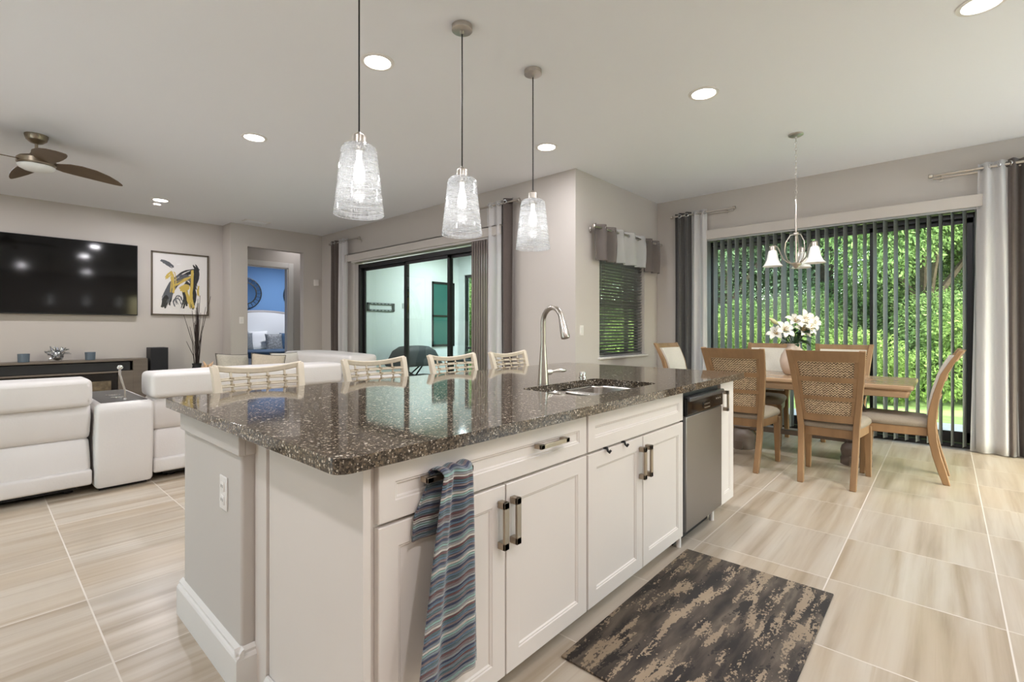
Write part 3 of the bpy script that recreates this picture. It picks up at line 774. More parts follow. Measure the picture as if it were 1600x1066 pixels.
# ------------------------------------------------------------------ bar stools
def make_stool():
    t_ = thing('bar_stool', '', 'bar stool', (0, 0, 0), 0, 'cream bar stools along the island')
    # local: front of stool faces -y (towards the island), back at +y
    hw_ = .215
    b = B(); b.rbox(-.22, -.22, .60, .22, .20, .665, .025, 3, puff=.012); b.done('seat', cream_fab, t_)
    b = B(); b.box(-.215, -.215, .555, .215, .20, .60); b.done('seat_frame', frame_cream, t_, bevel=.006)
    for sx_ in (-1, 1):
        b = B(); b.sweep([(sx_*.205, -.235, 0), (sx_*.19, -.195, .56)], [((.017, 0, 0), (0, .017, 0)), ((.021, 0, 0), (0, .021, 0))]); b.done('leg', frame_cream, t_, bevel=.004)
        b = B(); b.sweep([(sx_*.205, .265, 0), (sx_*.20, .19, .56), (sx_*.205, .205, .70), (sx_*.222, .275, .98), (sx_*.226, .29, 1.02)],
                         [((.017, 0, 0), (0, .018, 0)), ((.021, 0, 0), (0, .022, 0)), ((.021, 0, 0), (0, .022, 0)), ((.018, 0, 0), (0, .018, 0)), ((.018, 0, 0), (0, .016, 0))]); b.done('leg', frame_cream, t_, bevel=.005)
    pts, sec = [], []
    for i in range(15):
        u = i/14*2-1; pts.append((u*.232, .29+.035*(1-u*u)-.004, 1.012-.028*(1-u*u))); sec.append(((0, .013, 0), (0, -.002, .0165)))
    b = B(); b.sweep(pts, sec); b.done('top_rail', frame_cream, t_, bevel=.006)
    b = B()
    for i in range(15): pass
    pts2 = [(x*.93, .205+.03*(1-(x/.232)**2), .70) for x, _, _ in pts]
    b.sweep(pts2, [((0, .011, 0), (0, 0, .014))]*15); b.done('lower_rail', frame_cream, t_, bevel=.004)
    for j in range(7):
        z = .745+j*.034; k = (z-.70)/.31; yb = .205+.083*k
        for lay in (0, .022):
            b = B(); b.tube([(u*.205, yb+.033*(1-u*u)-lay+.010, z-(lay>0)*.006) for u in [i/8*2-1 for i in range(9)]], .0052, 6); b.done('back_rod', rod_cream, t_)
    for u in (-.66, -.24, .24, .66):
        b = B(); b.tube([(u*.205*(.97+.08*k), .205+.083*k+.033*(1-u*u), .70+.295*k) for k in (0, .5, 1)], .0068, 6); up = b.done('back_upright', rod_cream, t_)
        b = B()
        for j in range(7):
            z = .745+j*.034; k = (z-.70)/.31; yb = .205+.083*k+.033*(1-u*u)
            b.rbox(u*.205*(.97+.08*k)-.009, yb-.017, z-.010, u*.205*(.97+.08*k)+.009, yb+.010, z+.007, .003, 1)
        b.done('rod_binding', wrap_m, up)
    for (x0, y0, x1, y1, z) in ((-.2, -.225, .2, -.225, .20), (-.2, .24, .2, .24, .26), (-.2, -.22, -.2, .235, .23), (.2, -.22, .2, .235, .23)):
        b = B(); b.tube([(x0, y0, z), (x1, y1, z)], .012, 8); b.done('stretcher', frame_cream, t_)
    return t_
stool = make_stool()
SL = [(1.06, 'cream rod-back bar stool nearest the camera, in front of the white sofa'),
      (1.80, 'second cream bar stool along the island, in front of the covered grill'),
      (2.487, 'third cream bar stool along the island, in front of the lanai window'),
      (3.132, 'farthest cream bar stool, beside the faucet and the dark patio curtain')]
for i, (x, lb) in enumerate(SL):
    o = stool if i == 0 else dup(stool, (0, 0, 0), 0, lb)
    o.location = (x, 2.565, 0); o['label'] = lb; o.rotation_euler = (0, 0, R((-1, 0, 1, 2)[i]))

# ------------------------------------------------------------------ dining set
def make_chair():
    t_ = thing('dining_chair', '', 'chair', (0, 0, 0), 0, 'dining chairs around the table')
    # local +x = front; x=0 at the rear of the seat
    prof = [(-.09, 0), (-.062, .10), (-.030, .22), (-.008, .34), (0, .45), (-.008, .56), (-.03, .70), (-.072, .86), (-.125, .97), (-.172, 1.055)]
    yo = lambda z: .172 + .012*min(1, z/.45) + .054*max(0, (z-.45)/.6)
    for s_ in (-1, 1):
        pts = [(x, s_*yo(z), z) for x, z in prof]; sec = []
        for x, z in prof:
            d = .022 if z < .1 else .027 if z < .6 else .021 - .008*max(0, (z-.8)/.26); sec.append(((0, .0215, 0), (d, 0, d*.25 if z > .5 else 0)))
        b = B(); b.sweep(pts, sec); b.done('leg', wood_m, t_, bevel=.006, seg=3)
        b = B(); b.sweep([(.44, s_*.215, 0), (.425, s_*.212, .36), (.42, s_*.21, .42)], [((.019, 0, 0), (0, .019, 0)), ((.026, 0, 0), (0, .026, 0)), ((.027, 0, 0), (0, .027, 0))]); b.done('leg', wood_m, t_, bevel=.005, seg=3)
    def xb(z):
        for (xa, za), (xc, zc) in zip(prof, prof[1:]):
            if za <= z <= zc: return xa + (xc-xa)*(z-za)/(zc-za)
        return prof[-1][0]
    def rail(z0, z1, th, name, mat, dx_=0, inset=.0, uv=False, nv=4):
        b = B()
        def f(u, v, d):
            z = z0 + (z1-z0)*v; h = yo(z) - inset; y = (u*2-1)*h
            return (xb(z) - .022*(1-(u*2-1)**2) + d + dx_, y, z)
        nu = 12
        b.sheet(lambda u, v: f(u, v, -th/2), nu, nv); b.sheet(lambda u, v: f(u, v, th/2), nu, nv)
        for v in (0, 1):
            b.sheet(lambda u, k: f(u, v, (k-.5)*th), nu, 1)
        for u in (0, 1):
            b.sheet(lambda k, v: f(u, v, (k-.5)*th), 1, nv)
        bmesh.ops.remove_doubles(b.m, verts=b.m.verts[:], dist=1e-5)
        return b.done(name, mat, t_, smooth=40)
    rail(.965, 1.05, .028, 'top_rail', wood_m, inset=.004)
    for z0, z1 in ((.805, .845), (.66, .692), (.49, .548)): rail(z0, z1, .024, 'cross_rail', wood_m, inset=.004)
    for z0, z1 in ((.845, .965), (.692, .805), (.548, .66)):
        rail(z0-.004, z1+.004, .010, 'woven_panel', cane_m, dx_=.004, inset=.006)
        # thin wood border round the weave
        for u in (-1, 1):
            pts = [(xb(z)-.022*(1-.90**2)-.004, u*(yo(z)-.032), z) for z in (z0, (z0+z1)/2, z1)]
            b = B(); b.sweep(pts, [((.008, 0, 0), (0, .012, 0))]*3); b.done('panel_border', wood_m, t_)
    rail(.53, 1.0, .03, 'back_upholstery', cream_fab, dx_=.022, inset=.03, nv=8)
    b = B(); L0 = []
    def seat_loop(a, z): return [(x, y, z) for x, y in [(p_[0], p_[1]) for p_ in [(.0+a, -.185+a), (.12, -.205+a), (.3, -.225+a), (.42, -.235+a), (.475-a*.6, -.20+a), (.495-a, -.1), (.495-a, .1), (.475-a*.6, .20-a), (.42, .235-a), (.3, .225-a), (.12, .205-a), (.0+a, .185-a)]]]
    b.loft([seat_loop(.006, .435), seat_loop(-.004, .455), seat_loop(0, .475), seat_loop(.02, .493), seat_loop(.06, .505), seat_loop(.13, .51)]); b.done('seat', seat_m, t_, smooth=60)
    b = B(); b.loft([seat_loop(.012, .365), seat_loop(.010, .435)]); b.done('apron', wood_m, t_, bevel=.004)
    return t_
ch = make_chair()
CH = [(4.49, .69, 0, 'wooden dining chair with its woven back fully in view before the table'),
      (4.50, 1.365, 0, 'wooden dining chair with woven back partly hidden behind the island end'),
      (5.23, .085, 90, 'wooden dining chair seen side-on at the right end of the table, by the curtain'),
      (6.02, 1.50, 180, 'pale-fronted dining chair across the table, behind the flower vase'),
      (6.02, .81, 180, 'pale-fronted dining chair across the table, its top seen over the fully visible chair'),
      (5.46, 2.30, -95, 'pale-fronted dining chair at the far left end of the table, beside the curtain')]
for i, (x, y, a, lb) in enumerate(CH):
    o = ch if i == 0 else copy_tree(ch)
    o.location = (x, y, 0); o.rotation_euler = (0, 0, R(a)); o['label'] = lb
t_ = thing('dining_table', 'long wooden dining table with dark turned pedestals and a vase on it', 'table', (5.42, 1.08, 0))
b = B(t_.location)
TX0, TX1, TY0, TY1 = 4.99, 5.86, .19, 1.97
pf = [(.0, .718), (-.0, .725), (.0, .752), (-.006, .76)]
b.loft([[(x, y, z) for x, y in rrect(TX0+a, TY0+a, TX1-a, TY1-a, .03)] for a, z in ((.02, .716), (.006, .722), (0, .732), (0, .752), (.007, .76))]); b.done('tabletop', table_m, t_, smooth=30)
b = B(t_.location); b.loft([[(x, y, z) for x, y in rrect(TX0+a, TY0+a, TX1-a, TY1-a, .03)] for a, z in ((.045, .655), (.035, .66), (.022, .70), (.03, .716))]); b.done('apron', table_m, t_, smooth=30)
for y in (.60, 1.56):
    b = B(t_.location); b.lathe([(.06, .655), (.075, .62), (.06, .59), (.05, .56), (.075, .50), (.105, .43), (.11, .38), (.09, .32), (.06, .28), (.085, .25), (.09, .22), (.07, .20), (.11, .16), (.12, .12), (.11, .07), (.12, .05), (.12, 0)], (5.30, y, 0), 28)
    b.box(5.16, y-.035, .0, 5.70, y+.035, .085); b.box(5.24, y-.05, .62, 5.62, y+.05, .655); b.done('pedestal', base_m, t_, smooth=40)
b = B(t_.location); b.box(5.27, .60, .19, 5.33, 1.56, .235); b.done('stretcher', base_m, t_, bevel=.005)

# vase with lilies
t_ = thing('flower_vase', 'beige vase holding white lilies in the middle of the dining table', 'vase', (5.46, 1.13, .76))
b = B(); b.lathe([(.06, 0), (.085, .01), (.115, .08), (.122, .14), (.11, .20), (.08, .25), (.058, .275), (.055, .30), (.06, .312), (.054, .312), (.05, .30), (.052, .275), (.001, .26)], n=32); b.done('vase_body', vase_m, t_, smooth=60)
random.seed(11)
cam_dir = Vector((-.74, -.6, .2)).normalized()
rt = Vector((.668, -.744, 0))
fl = [(-.14, .50, 0), (-.02, .52, 1), (.045, .545, 1), (.14, .52, 1), (-.075, .445, 1), (.02, .44, 1), (.11, .455, 1), (.17, .47, 0), (-.12, .40, 1)]
bs_ = B(); bl = B()
for a, z, op in fl:
    c_ = rt*a + Vector((random.uniform(-.05, .05), random.uniform(-.05, .05), z))
    bs_.tube([(0, 0, .27), (c_.x*.4, c_.y*.4, .34), tuple(c_)], .0045, 6)
    d = (cam_dir*.8 + rt*(a*3) + Vector((random.uniform(-.4, .4), random.uniform(-.4, .4), random.uniform(0, .7)))).normalized()
    if not op:
        d = (rt*(1 if a > 0 else -1) + Vector((0, 0, .7))).normalized()
        bbud = B(); bbud.tube([c_, c_+d*.03, c_+d*.07, c_+d*.10, c_+d*.12], [.006, .017, .020, .012, .002], 10); bbud.done('lily_bud', bud_m, t_); continue
    e1 = d.orthogonal().normalized(); e2 = d.cross(e1); bpet = B(); bst = B()
    for k in range(6):
        an = k*PI/3+random.uniform(-.1, .1); o_ = e1*math.cos(an)+e2*math.sin(an); s2 = d.cross(o_)
        L = random.uniform(.085, .105)
        def pet(u, v):
            wd = .026*math.sin(PI*min(.98, v*.86+.10))**.8
            r_ = L*(v**.85); up = .05*math.sin(PI*v*.62) - .02*v*v
            return c_ + o_*r_ + d*(up+.012*abs(u*2-1)) + s2*((u*2-1)*wd)
        bpet.sheet(pet, 4, 7)
        bst.tube([c_, c_+d*.03+o_*.012, c_+d*.055+o_*.022], [.0015, .0015, .0035], 5)
    pt = bpet.done('lily_flower', petal_m, t_, solid=.0015, smooth=70); bst.done('stamen', stamen_m, pt)
for k in range(26):
    an = random.uniform(0, 2*PI); el = random.uniform(.0, 1.1); r0 = random.uniform(.02, .16)
    d = Vector((math.cos(an)*math.cos(el), math.sin(an)*math.cos(el), math.sin(el)*.8))
    if k < 10: d = (rt*random.uniform(.4, 1) + Vector((random.uniform(-.3, .3), random.uniform(-.3, .3), random.uniform(-.1, .6)))).normalized()
    c_ = Vector((d.x*r0*.6, d.y*r0*.6, .30+random.uniform(0, .13))); L = random.uniform(.09, .15)
    s2 = d.cross(Vector((0, 0, 1))).normalized(); s2 = (s2 + Vector((0, 0, random.uniform(-.5, .5)))).normalized()
    def lf(u, v): return c_ + d*(L*v) + s2*((u*2-1)*.021*math.sin(PI*(v*.93+.05))) + Vector((0, 0, -.05*v*v+.005*abs(u*2-1)))
    bl.sheet(lf, 2, 6)
    bs_.tube([(0, 0, .27), tuple(c_)], .003, 5)
bs_.done('stem', leafd_m, t_); bl.done('leaf', leafd_m, t_, solid=.0015);

# chandelier
t_ = thing('chandelier', 'nickel three-arm chandelier with white bell shades above the dining table', 'chandelier', (5.17, 1.05, ZC))
z = lambda q: q-ZC
b = B(); b.lathe([(.062, 0), (.062, -.012), (.045, -.022), (.012, -.026), (.008, -.04), (.001, -.04)], n=28); b.done('canopy', nickel_m, t_)
b = B()
zz = z(3.015); i = 0
while zz > z(2.44):
    ang = PI/2*(i % 2)+.4; pts = []
    for k in range(10):
        a = 2*PI*k/10; pts.append((.008*math.cos(a)*math.cos(ang), .008*math.cos(a)*math.sin(ang), zz-.017+.019*math.sin(a)))
    b.tube(pts, .0022, 6, closed=True); zz -= .029; i += 1
b.done('chain', nickel_m, t_)
b = B(); b.tube([(0, 0, z(2.44)), (0, 0, z(2.42)), (0, 0, z(2.10)), (0, 0, z(1.82))], [.006, .009, .009, .009], 12); b.done('column', nickel_m, t_)
b = B(); b.lathe([(.001, z(1.785)), (.012, z(1.79)), (.018, z(1.80)), (.045, z(1.822)), (.05, z(1.835)), (.012, z(1.845))], n=24); b.lathe([(.01, z(2.13)), (.026, z(2.12)), (.026, z(2.105)), (.01, z(2.095))], n=20); b.done('hub', nickel_m, t_)
for k, an in enumerate((R(118), R(238), R(-2))):
    e = Vector((math.cos(an), math.sin(an), 0)); RR = .20
    pts = [(r_*e.x, r_*e.y, z(q)) for r_, q in ((.03, 1.83), (.07, 1.845), (.11, 1.88), (.135, 1.94), (.155, 1.99), (.18, 2.01), (RR, 2.0), (RR, 1.985))]
    b = B(); b.tube(pts, .006, 8)
    b.tube([(r_*e.x, r_*e.y, z(q)) for r_, q in ((.012, 2.11), (.05, 2.10), (.09, 2.03), (.098, 1.95), (.075, 1.87), (.035, 1.83))], .0045, 8)
    b.lathe([(.012, z(2.012)), (.026, z(2.0)), (.028, z(1.965)), (.03, z(1.955))], (RR*e.x, RR*e.y, 0), 20)
    ar = b.done('arm', nickel_m, t_)
    b = B(); b.lathe([(.028, z(1.962)), (.036, z(1.955)), (.043, z(1.92)), (.052, z(1.87)), (.068, z(1.835)), (.088, z(1.812)), (.085, z(1.812)), (.066, z(1.832)), (.049, z(1.87)), (.040, z(1.92)), (.03, z(1.952)), (.026, z(1.955))], (RR*e.x, RR*e.y, 0), 28, cap0=False, cap1=False); b.done('shade', opal_m, t_, smooth=60)

# ------------------------------------------------------------------ blinds, rods and curtains
t_ = thing('vertical_blind', 'grey-green vertical blind with open vanes across the dining sliding door', 'blind', (XD-.06, 1.1, 2.40))
b = B(); b.box(.052, DY0-1.1-.03, .02, .058, DY1-1.1+.03, .14).box(-.04, DY0-1.1-.03, .125, .058, DY1-1.1+.03, .14).box(-.045, DY0-1.1-.03, .02, -.037, DY1-1.1+.03, .14); b.done('valance', wall_m, t_, bevel=.002)
b = B(); b.box(-.02, DY0-1.1, .0, .025, DY1-1.1, .03); b.done('headrail', M('headrail_grey', (.40, .41, .40), .4), t_)
vm = None; ny = 30
for i in range(ny):
    y = DY1-.05-1.1 - i*(DY1-DY0-.08)/(ny-1)
    if vm is None:
        b = B(); b.sheet(lambda u, v: ((u-.5)*.089, .006*(1-(u*2-1)**2), -.005-2.36*v), 4, 1); vm = b.done('vane', vane_m, t_, solid=.0012); o = vm
    else:
        o = vm.copy(); C.objects.link(o); o.parent = t_
    o.location = (0, y, 0); o.rotation_euler = (0, 0, R(-19 + 3*math.sin(i*1.7)))
t_ = thing('vertical_blind', 'mauve-grey vertical blind stacked at the right side of the patio door', 'blind', (XP-.06, 5.9, 2.40))
b = B(); b.box(-.055, 4.2-5.9, .02, -.047, 8.06-5.9, .15).box(-.055, 4.2-5.9, .135, .058, 8.06-5.9, .15).box(-.055, 8.05-5.9, .02, .058, 8.06-5.9, .15); b.done('valance', wall_m, t_, bevel=.002)
b = B(); b.box(-.02, 4.28-5.9, .0, .025, 7.9-5.9, .03); b.done('headrail', plast_m, t_)
vm = None
for i in range(27):
    y = 4.79-5.9 - i*.0150
    if vm is None:
        b = B(); b.sheet(lambda u, v: ((u-.5)*.089, .006*(1-(u*2-1)**2), -.005-2.36*v), 4, 1); vm = b.done('vane', vane2_m, t_, solid=.0012); o = vm
    else:
        o = vm.copy(); C.objects.link(o); o.parent = t_
    o.location = (.0, y, 0); o.rotation_euler = (0, 0, R(42 + 6*math.sin(i*2.1)))
t_ = thing('venetian_blind', 'dark horizontal slat blind half open in the nook window', 'blind', ((NX0+NX1)/2, YN+.05, NZ1))
b = B(); hx = (NX1-NX0)/2-.012
n_ = 34; zs = [-.06-i*(NZ1-NZ0-.10)/(n_-1) for i in range(n_)]
for q in zs:
    mt = Matrix.Translation((0, 0, q)) @ Matrix.Rotation(R(-34), 4, 'X'); b.box(-hx, -.024, -.0014, hx, .024, .0014, mat=mt)
b.done('slat', slat_m, t_)
b = B(); b.box(-hx, -.03, -.045, hx, .03, 0); b.done('headrail', slat_m, t_)
b = B(); b.box(-hx, -.02, -(NZ1-NZ0)+.008, hx, .02, -(NZ1-NZ0)+.028); b.done('bottom_rail', slat_m, t_, bevel=.004)
b = B()
for x in (-hx+.15, 0, hx-.15):
    b.tube([(x, -.026, 0), (x, -.026, -(NZ1-NZ0)+.02)], .0016, 5)
b.tube([(-hx+.05, -.034, 0), (-hx+.05, -.034, -.75)], .004, 6); b.done('cord', slat_m, t_)

def rod(name, label, p0, p1, wall_dir, brackets, double=True, fin=(1, 1)):
    """curtain rod along y or x"""
    P0, P1 = Vector(p0), Vector(p1); t_ = thing(name, label, 'curtain rod', p0, 0, 'curtain rods'); w_ = Vector(wall_dir); d = (P1-P0).normalized()
    b = B(P0); b.tube([P0, P1], .0125, 12); b.done('pole', nickel_m, t_)
    if double:
        b = B(P0); b.tube([P0+w_*.05-Vector((0, 0, .02)), P1+w_*.05-Vector((0, 0, .02))], .008, 10); b.done('second_pole', nickel_m, t_)
    b = B(P0)
    for f_, q, s_ in ((fin[0], P0, -1), (fin[1], P1, 1)):
        if f_: b.tube([q, q+d*s_*.004, q+d*s_*.008, q+d*s_*.03, q+d*s_*.034], [.012, .021, .023, .023, .017], 14)
    if any(fin): b.done('finial', nickel_m, t_)
    for k in brackets:
        q = P0+(P1-P0)*k; b = B(P0); b.tube([q-Vector((0, 0, .01)), q+w_*.098-Vector((0, 0, .015))], .006, 8)
        b.tube([q+w_*.094-Vector((0, 0, .04)), q+w_*.0985-Vector((0, 0, .04))], [.016, .016], 12); b.tube([q+w_*.096-Vector((0, 0, .04)), q+w_*.096+Vector((0, 0, .012))], .007, 8); b.done('bracket', nickel_m, t_)
    return t_
XQ = XD-.10
ZR = 2.79
rod('curtain_rod', 'nickel curtain rod above the left curtains of the dining door', (XQ, 2.86, ZR), (XQ, 2.06, ZR), (1, 0, 0), (.12, .9))
rod('curtain_rod', 'nickel curtain rod above the right curtains of the dining door', (XQ, .10, ZR), (XQ, -.95, ZR), (1, 0, 0), (.06, .9))
XS = XP-.10
rod('curtain_rod', 'nickel curtain rod above the left curtains of the patio door', (XS, 8.62, 2.81), (XS, 7.62, 2.81), (1, 0, 0), (.1, .93), double=False)
rod('curtain_rod', 'nickel curtain rod above the right curtains of the patio door', (XS, 4.78, 2.81), (XS, 3.93, 2.81), (1, 0, 0), (.08, .95), double=False)
rod('curtain_rod', 'nickel valance rod above the nook window', (4.83, YN-.10, 2.415), (6.55, YN-.10, 2.415), (0, 1, 0), (.03, .97), double=False)

def curtain(label, mat, along, c0, c1, fixed, ztop, zbot, folds, amp, flare=1.0, group=None, ph=0, grom=True, zrod=None, name='curtain'):
    """panel hanging between c0 and c1 along an axis at the fixed other coordinate"""
    mid = (c0+c1)/2; loc = (fixed, mid, zbot) if along == 'y' else (mid, fixed, zbot)
    t_ = thing(name, label, 'curtain', loc, 0, group)
    def f(u, v):
        a = (u-.5)*(c1-c0)*(1+(flare-1)*v); k = amp*(1+.25*v)*math.sin(u*folds*2*PI+ph+.35*math.sin(3*v+u*4)) + .006*math.sin(9*u+5*v)
        zz_ = ztop-zbot - v*(ztop-zbot)
        return (k, a, zz_) if along == 'y' else (a, k, zz_)
    b = B(); b.sheet(f, int(folds*14)+6, 24); fb = b.done('fabric', mat, t_, solid=.0025, smooth=80)
    if grom:
        b = B(); n = int(folds*2); zr = (zrod or ztop-.045)-zbot
        for i in range(n):
            u = (i+.5)/n; a = (u-.5)*(c1-c0)
            ph_ = u*folds*2*PI+ph; dk = amp*folds*2*PI*math.cos(ph_); tx = Vector((dk, (c1-c0), 0)).normalized() if along == 'y' else Vector(((c1-c0), dk, 0)).normalized()
            ce = Vector(f(u, 0)); ce.z = zr
            pts = [ce + tx*(.022*math.cos(2*PI*q/14)) + Vector((0, 0, .022*math.sin(2*PI*q/14))) for q in range(14)]
            b.tube(pts, .0045, 6, closed=True)
        b.done('grommet', chrome_m, t_)
    return t_
GC = 'curtain panels at the sliding doors'
curtain('charcoal curtain left of the dining door, in the room corner', drapeg_m, 'y', 2.83, 2.58, XQ, ZR+.04, .01, 2.5, .03, 1.0, GC)
curtain('white sheer curtain at the left side of the dining door', sheer_m, 'y', 2.60, 2.39, XQ-.01, ZR+.04, .01, 2, .024, 1.05, GC, 1)
curtain('long white sheer curtain at the right side of the dining door', sheer_m, 'y', -.235, -.46, XQ-.005, ZR+.045, .008, 2.3, .026, 1.5, GC, .6)
curtain('dark brown curtain at the right edge of the picture beside the sheer', drape_m, 'y', -.43, -.80, XQ+.005, ZR+.045, .008, 3.5, .04, 1.05, GC, 2)
curtain('dark narrow curtain at the left side of the patio door', drape_m, 'y', 8.60, 8.30, XS, 2.85, .01, 2.5, .035, 1.0, GC)
curtain('white sheer curtain at the left side of the patio door', sheer_m, 'y', 8.30, 7.98, XS-.01, 2.85, .01, 2.5, .03, 1.0, GC, 1)
curtain('white sheer curtain at the right side of the patio door, beside stacked vanes', sheer_m, 'y', 4.47, 4.20, XS-.01, 2.85, .01, 2, .022, 1.0, GC, 1)
curtain('dark brown curtain at the right side of the patio door', drape_m, 'y', 4.23, 4.01, XS, 2.86, .01, 1.5, .03, 1.0, GC, .4)
GV = 'valance pieces over the nook window'
YV = YN-.10
curtain('dark sheer valance piece hanging at the left end of the nook rod', sheerd_m, 'x', 4.86, 5.30, YV, 2.46, 2.03, 2, .035, 1.0, GV, 0, name='valance')
curtain('white sheer valance piece hanging in the middle of the nook rod', sheer2_m, 'x', 5.28, 6.12, YV-.003, 2.46, 2.04, 3, .035, 1.0, GV, 1, name='valance')
curtain('dark sheer valance piece hanging at the right end of the nook rod', sheerd_m, 'x', 6.08, 6.50, YV, 2.46, 2.00, 2, .035, 1.0, GV, 0, name='valance')

def switch(label, loc, axis, toggles=1):
    t_ = thing('light_switch', label, 'switch', loc)
    b = B()
    if axis == '-y': b.box(-.036, -.006, -.058, .036, 0, .058)
    b.done('plate', plast_m, t_, bevel=.002)
    b = B(); b.box(-.016, -.010, -.033, .016, -.004, .033); b.done('rocker', trim_m, t_, bevel=.002)
switch('white light switch on the nook wall left of the window', (4.70, YN, 1.20), '-y')
switch('white light switch beside the bedroom doorway', (3.12, YH, 1.37), '-y')
o0 = (4.46, YH, 2.12)
tag(B().rbox(-.045, -.03, -.06, .045, 0, .06, .008, 3).done('wall_sensor', plast_m, loc=o0), 'small white sensor high on the wall right of the bedroom doorway', 'sensor')

# ------------------------------------------------------------------ living room
t_ = thing('television', 'large black flat-screen television on the living room wall', 'television', (.75, YT-.002, 1.98))
b = B(); b.box(-.98, -.075, -.55, .975, -.035, .55); b.done('casing', matte_black, t_, bevel=.006)
b = B(); b.box(-.97, -.0775, -.535, .965, -.074, .54); b.done('screen', gloss_black, t_)
b = B(); b.box(-.3, -.035, -.2, .3, 0, .2); b.done('wall_bracket', matte_black, t_)
# framed abstract
t_ = thing('framed_picture', 'framed abstract picture of black and yellow strokes on the living room wall', 'picture', (2.315, YT, 1.965))
hx, hz = .408, .52
b = B(); fw = .022
b.box(-hx, -.035, -hz, -hx+fw, 0, hz).box(hx-fw, -.035, -hz, hx, 0, hz).box(-hx, -.035, -hz, hx, 0, -hz+fw).box(-hx, -.035, hz-fw, hx, 0, hz); b.done('frame', M('bronze_frame', (.10, .075, .05), .4), t_, bevel=.002)
random.seed(5)
art = B(); art.box(-hx+fw, -.014, -hz+fw, hx-fw, -.002, hz-fw, 0)
lay = [0]
def stroke(pts, w0, mi, jag=.004):
    lay[0] += .00004
    P = [Vector((x, -.0142-lay[0], zz_)) for x, zz_ in pts]
    # smooth
    for _ in range(2):
        Q = [P[0]]
        for a, c in zip(P, P[1:]): Q += [a*.75+c*.25, a*.25+c*.75]
        P = Q + [P[-1]]
    L, Rr = [], []
    for i, q in enumerate(P):
        d = (P[min(i+1, len(P)-1)]-P[max(i-1, 0)]).normalized(); nn = Vector((-d.z, 0, d.x)); wv = w0*(.6+.4*math.sin(PI*i/(len(P)-1)))+random.uniform(-jag, jag)
        L.append(art.v(q+nn*wv)); Rr.append(art.v(q-nn*wv))
    for i in range(len(P)-1): art.face((L[i], L[i+1], Rr[i+1], Rr[i]), mi)
def many(n, path, spread, w_, mi):   # a sheaf of brush strokes
    for _ in range(n):
        o_ = (random.uniform(-spread, spread), random.uniform(-spread, spread))
        stroke([(x+o_[0]+random.uniform(-.015, .015), q+o_[1]+random.uniform(-.015, .015)) for x, q in path], random.uniform(w_*.5, w_*1.45), mi)
many(12, [(-.20, -.36), (-.16, -.12), (-.04, .08), (.10, .20), (.22, .24)], .045, .012, 1)
many(11, [(-.22, -.28), (-.14, -.05), (.0, .12), (.16, .10), (.20, -.05)], .04, .010, 2)
many(9, [(.20, .33), (.24, .26), (.23, .14), (.17, .0), (.20, -.15), (.16, -.38)], .03, .012, 1)
many(7, [(-.26, .36), (-.18, .33), (-.12, .28)], .02, .016, 2)
many(9, [(.05, -.36), (.08, -.2), (.04, -.05), (.10, .02)], .035, .010, 1)
many(4, [(-.06, -.34), (-.09, -.25), (-.02, -.18), (.02, -.30)], .03, .007, 2)
many(6, [(-.24, -.40), (-.23, -.28), (-.20, -.2)], .015, .016, 1)
many(5, [(-.20, .10), (-.12, .24), (-.10, .05), (-.11, -.12)], .03, .009, 3)
many(4, [(.16, .26), (.16, .0), (.14, -.2), (.18, -.38)], .02, .012, 3)
many(5, [(-.08, .0), (.05, .08), (.16, .16)], .03, .008, 3)
many(6, [(-.02, -.10), (.04, -.06), (.09, -.02)], .03, .022, 3)
many(3, [(.06, -.08), (.10, -.25), (.13, -.38)], .02, .009, 3)
many(3, [(.27, -.02), (.25, -.10), (.26, -.18)], .015, .012, 3)
art.done('print', [M('print_paper', (.82, .79, .765), .7), M('ink_black', (.02, .02, .022), .6), M('ink_grey', (.11, .115, .13), .6), M('ink_yellow', (.62, .45, .10), .6)], t_, smooth=0)
b = B(); b.box(-hx+fw, -.024, -hz+fw, hx-fw, -.0225, hz-fw); b.done('glazing', pic_glass, t_)

# media console with slots
t_ = thing('media_console', 'long taupe media console with black fireplace insert under the television', 'console', (.3, 9.38, 0))
L_ = t_.location
xa, xb, ya, yb = -1.25, 1.80, 9.20, YT-.016
b = B(L_)
b.box(xa, ya, .735, xb, yb, .765).box(xa, ya, 0, xa+.05, yb, .735).box(1.62, ya, 0, xb, yb, .735).box(xa+.05, ya, .565, 1.62, yb, .59).box(xa+.05, ya, 0, 1.62, yb, .10).box(xa+.05, yb-.02, .10, 1.62, yb, .735).box(1.44, ya, .10, 1.62, yb-.02, .565)
b.done('carcass', tvunit_m, t_, bevel=.003)
b = B(L_); b.box(xa+.06, ya+.02, .105, 1.435, ya+.06, .56); fi = b.done('fireplace_insert', dark_reflect, t_, bevel=.004)
b = B(L_); b.rbox(.7, ya+.005, .20, 1.36, ya+.025, .45, .004, 2); b.done('fire_glass', firelog_m, fi)
o0 = (.1, 9.30, .59)
t_ = thing('soundbar', 'long black soundbar in the open slot of the media console', 'soundbar', o0)
b = B(); b.box(-1.2, -.075, 0.001, 1.49, .06, .135); b.done('casing', matte_black, t_, bevel=.008)
def votive(x, label):
    t_ = thing('candle_holder', label, 'candle holder', (x, 9.30, .765), 0, 'glass votives on the console')
    b = B(); b.lathe([(.052, 0), (.058, .004), (.062, .115), (.058, .115), (.054, .012), (.001, .012)], n=24); b.done('glass_cup', votive_m, t_)
    b = B(); b.lathe([(.05, .013), (.05, .06), (.001, .06)], n=20); b.done('candle', white_fab, t_)
votive(.45, 'blue-grey glass candle holder at the left of the silver coral')
votive(1.135, 'blue-grey glass candle holder at the right of the silver coral')
t_ = thing('coral_sculpture', 'silver tangled coral ball on the media console between two candle holders', 'ornament', (.785, 9.30, .765))
random.seed(3)
b = B()
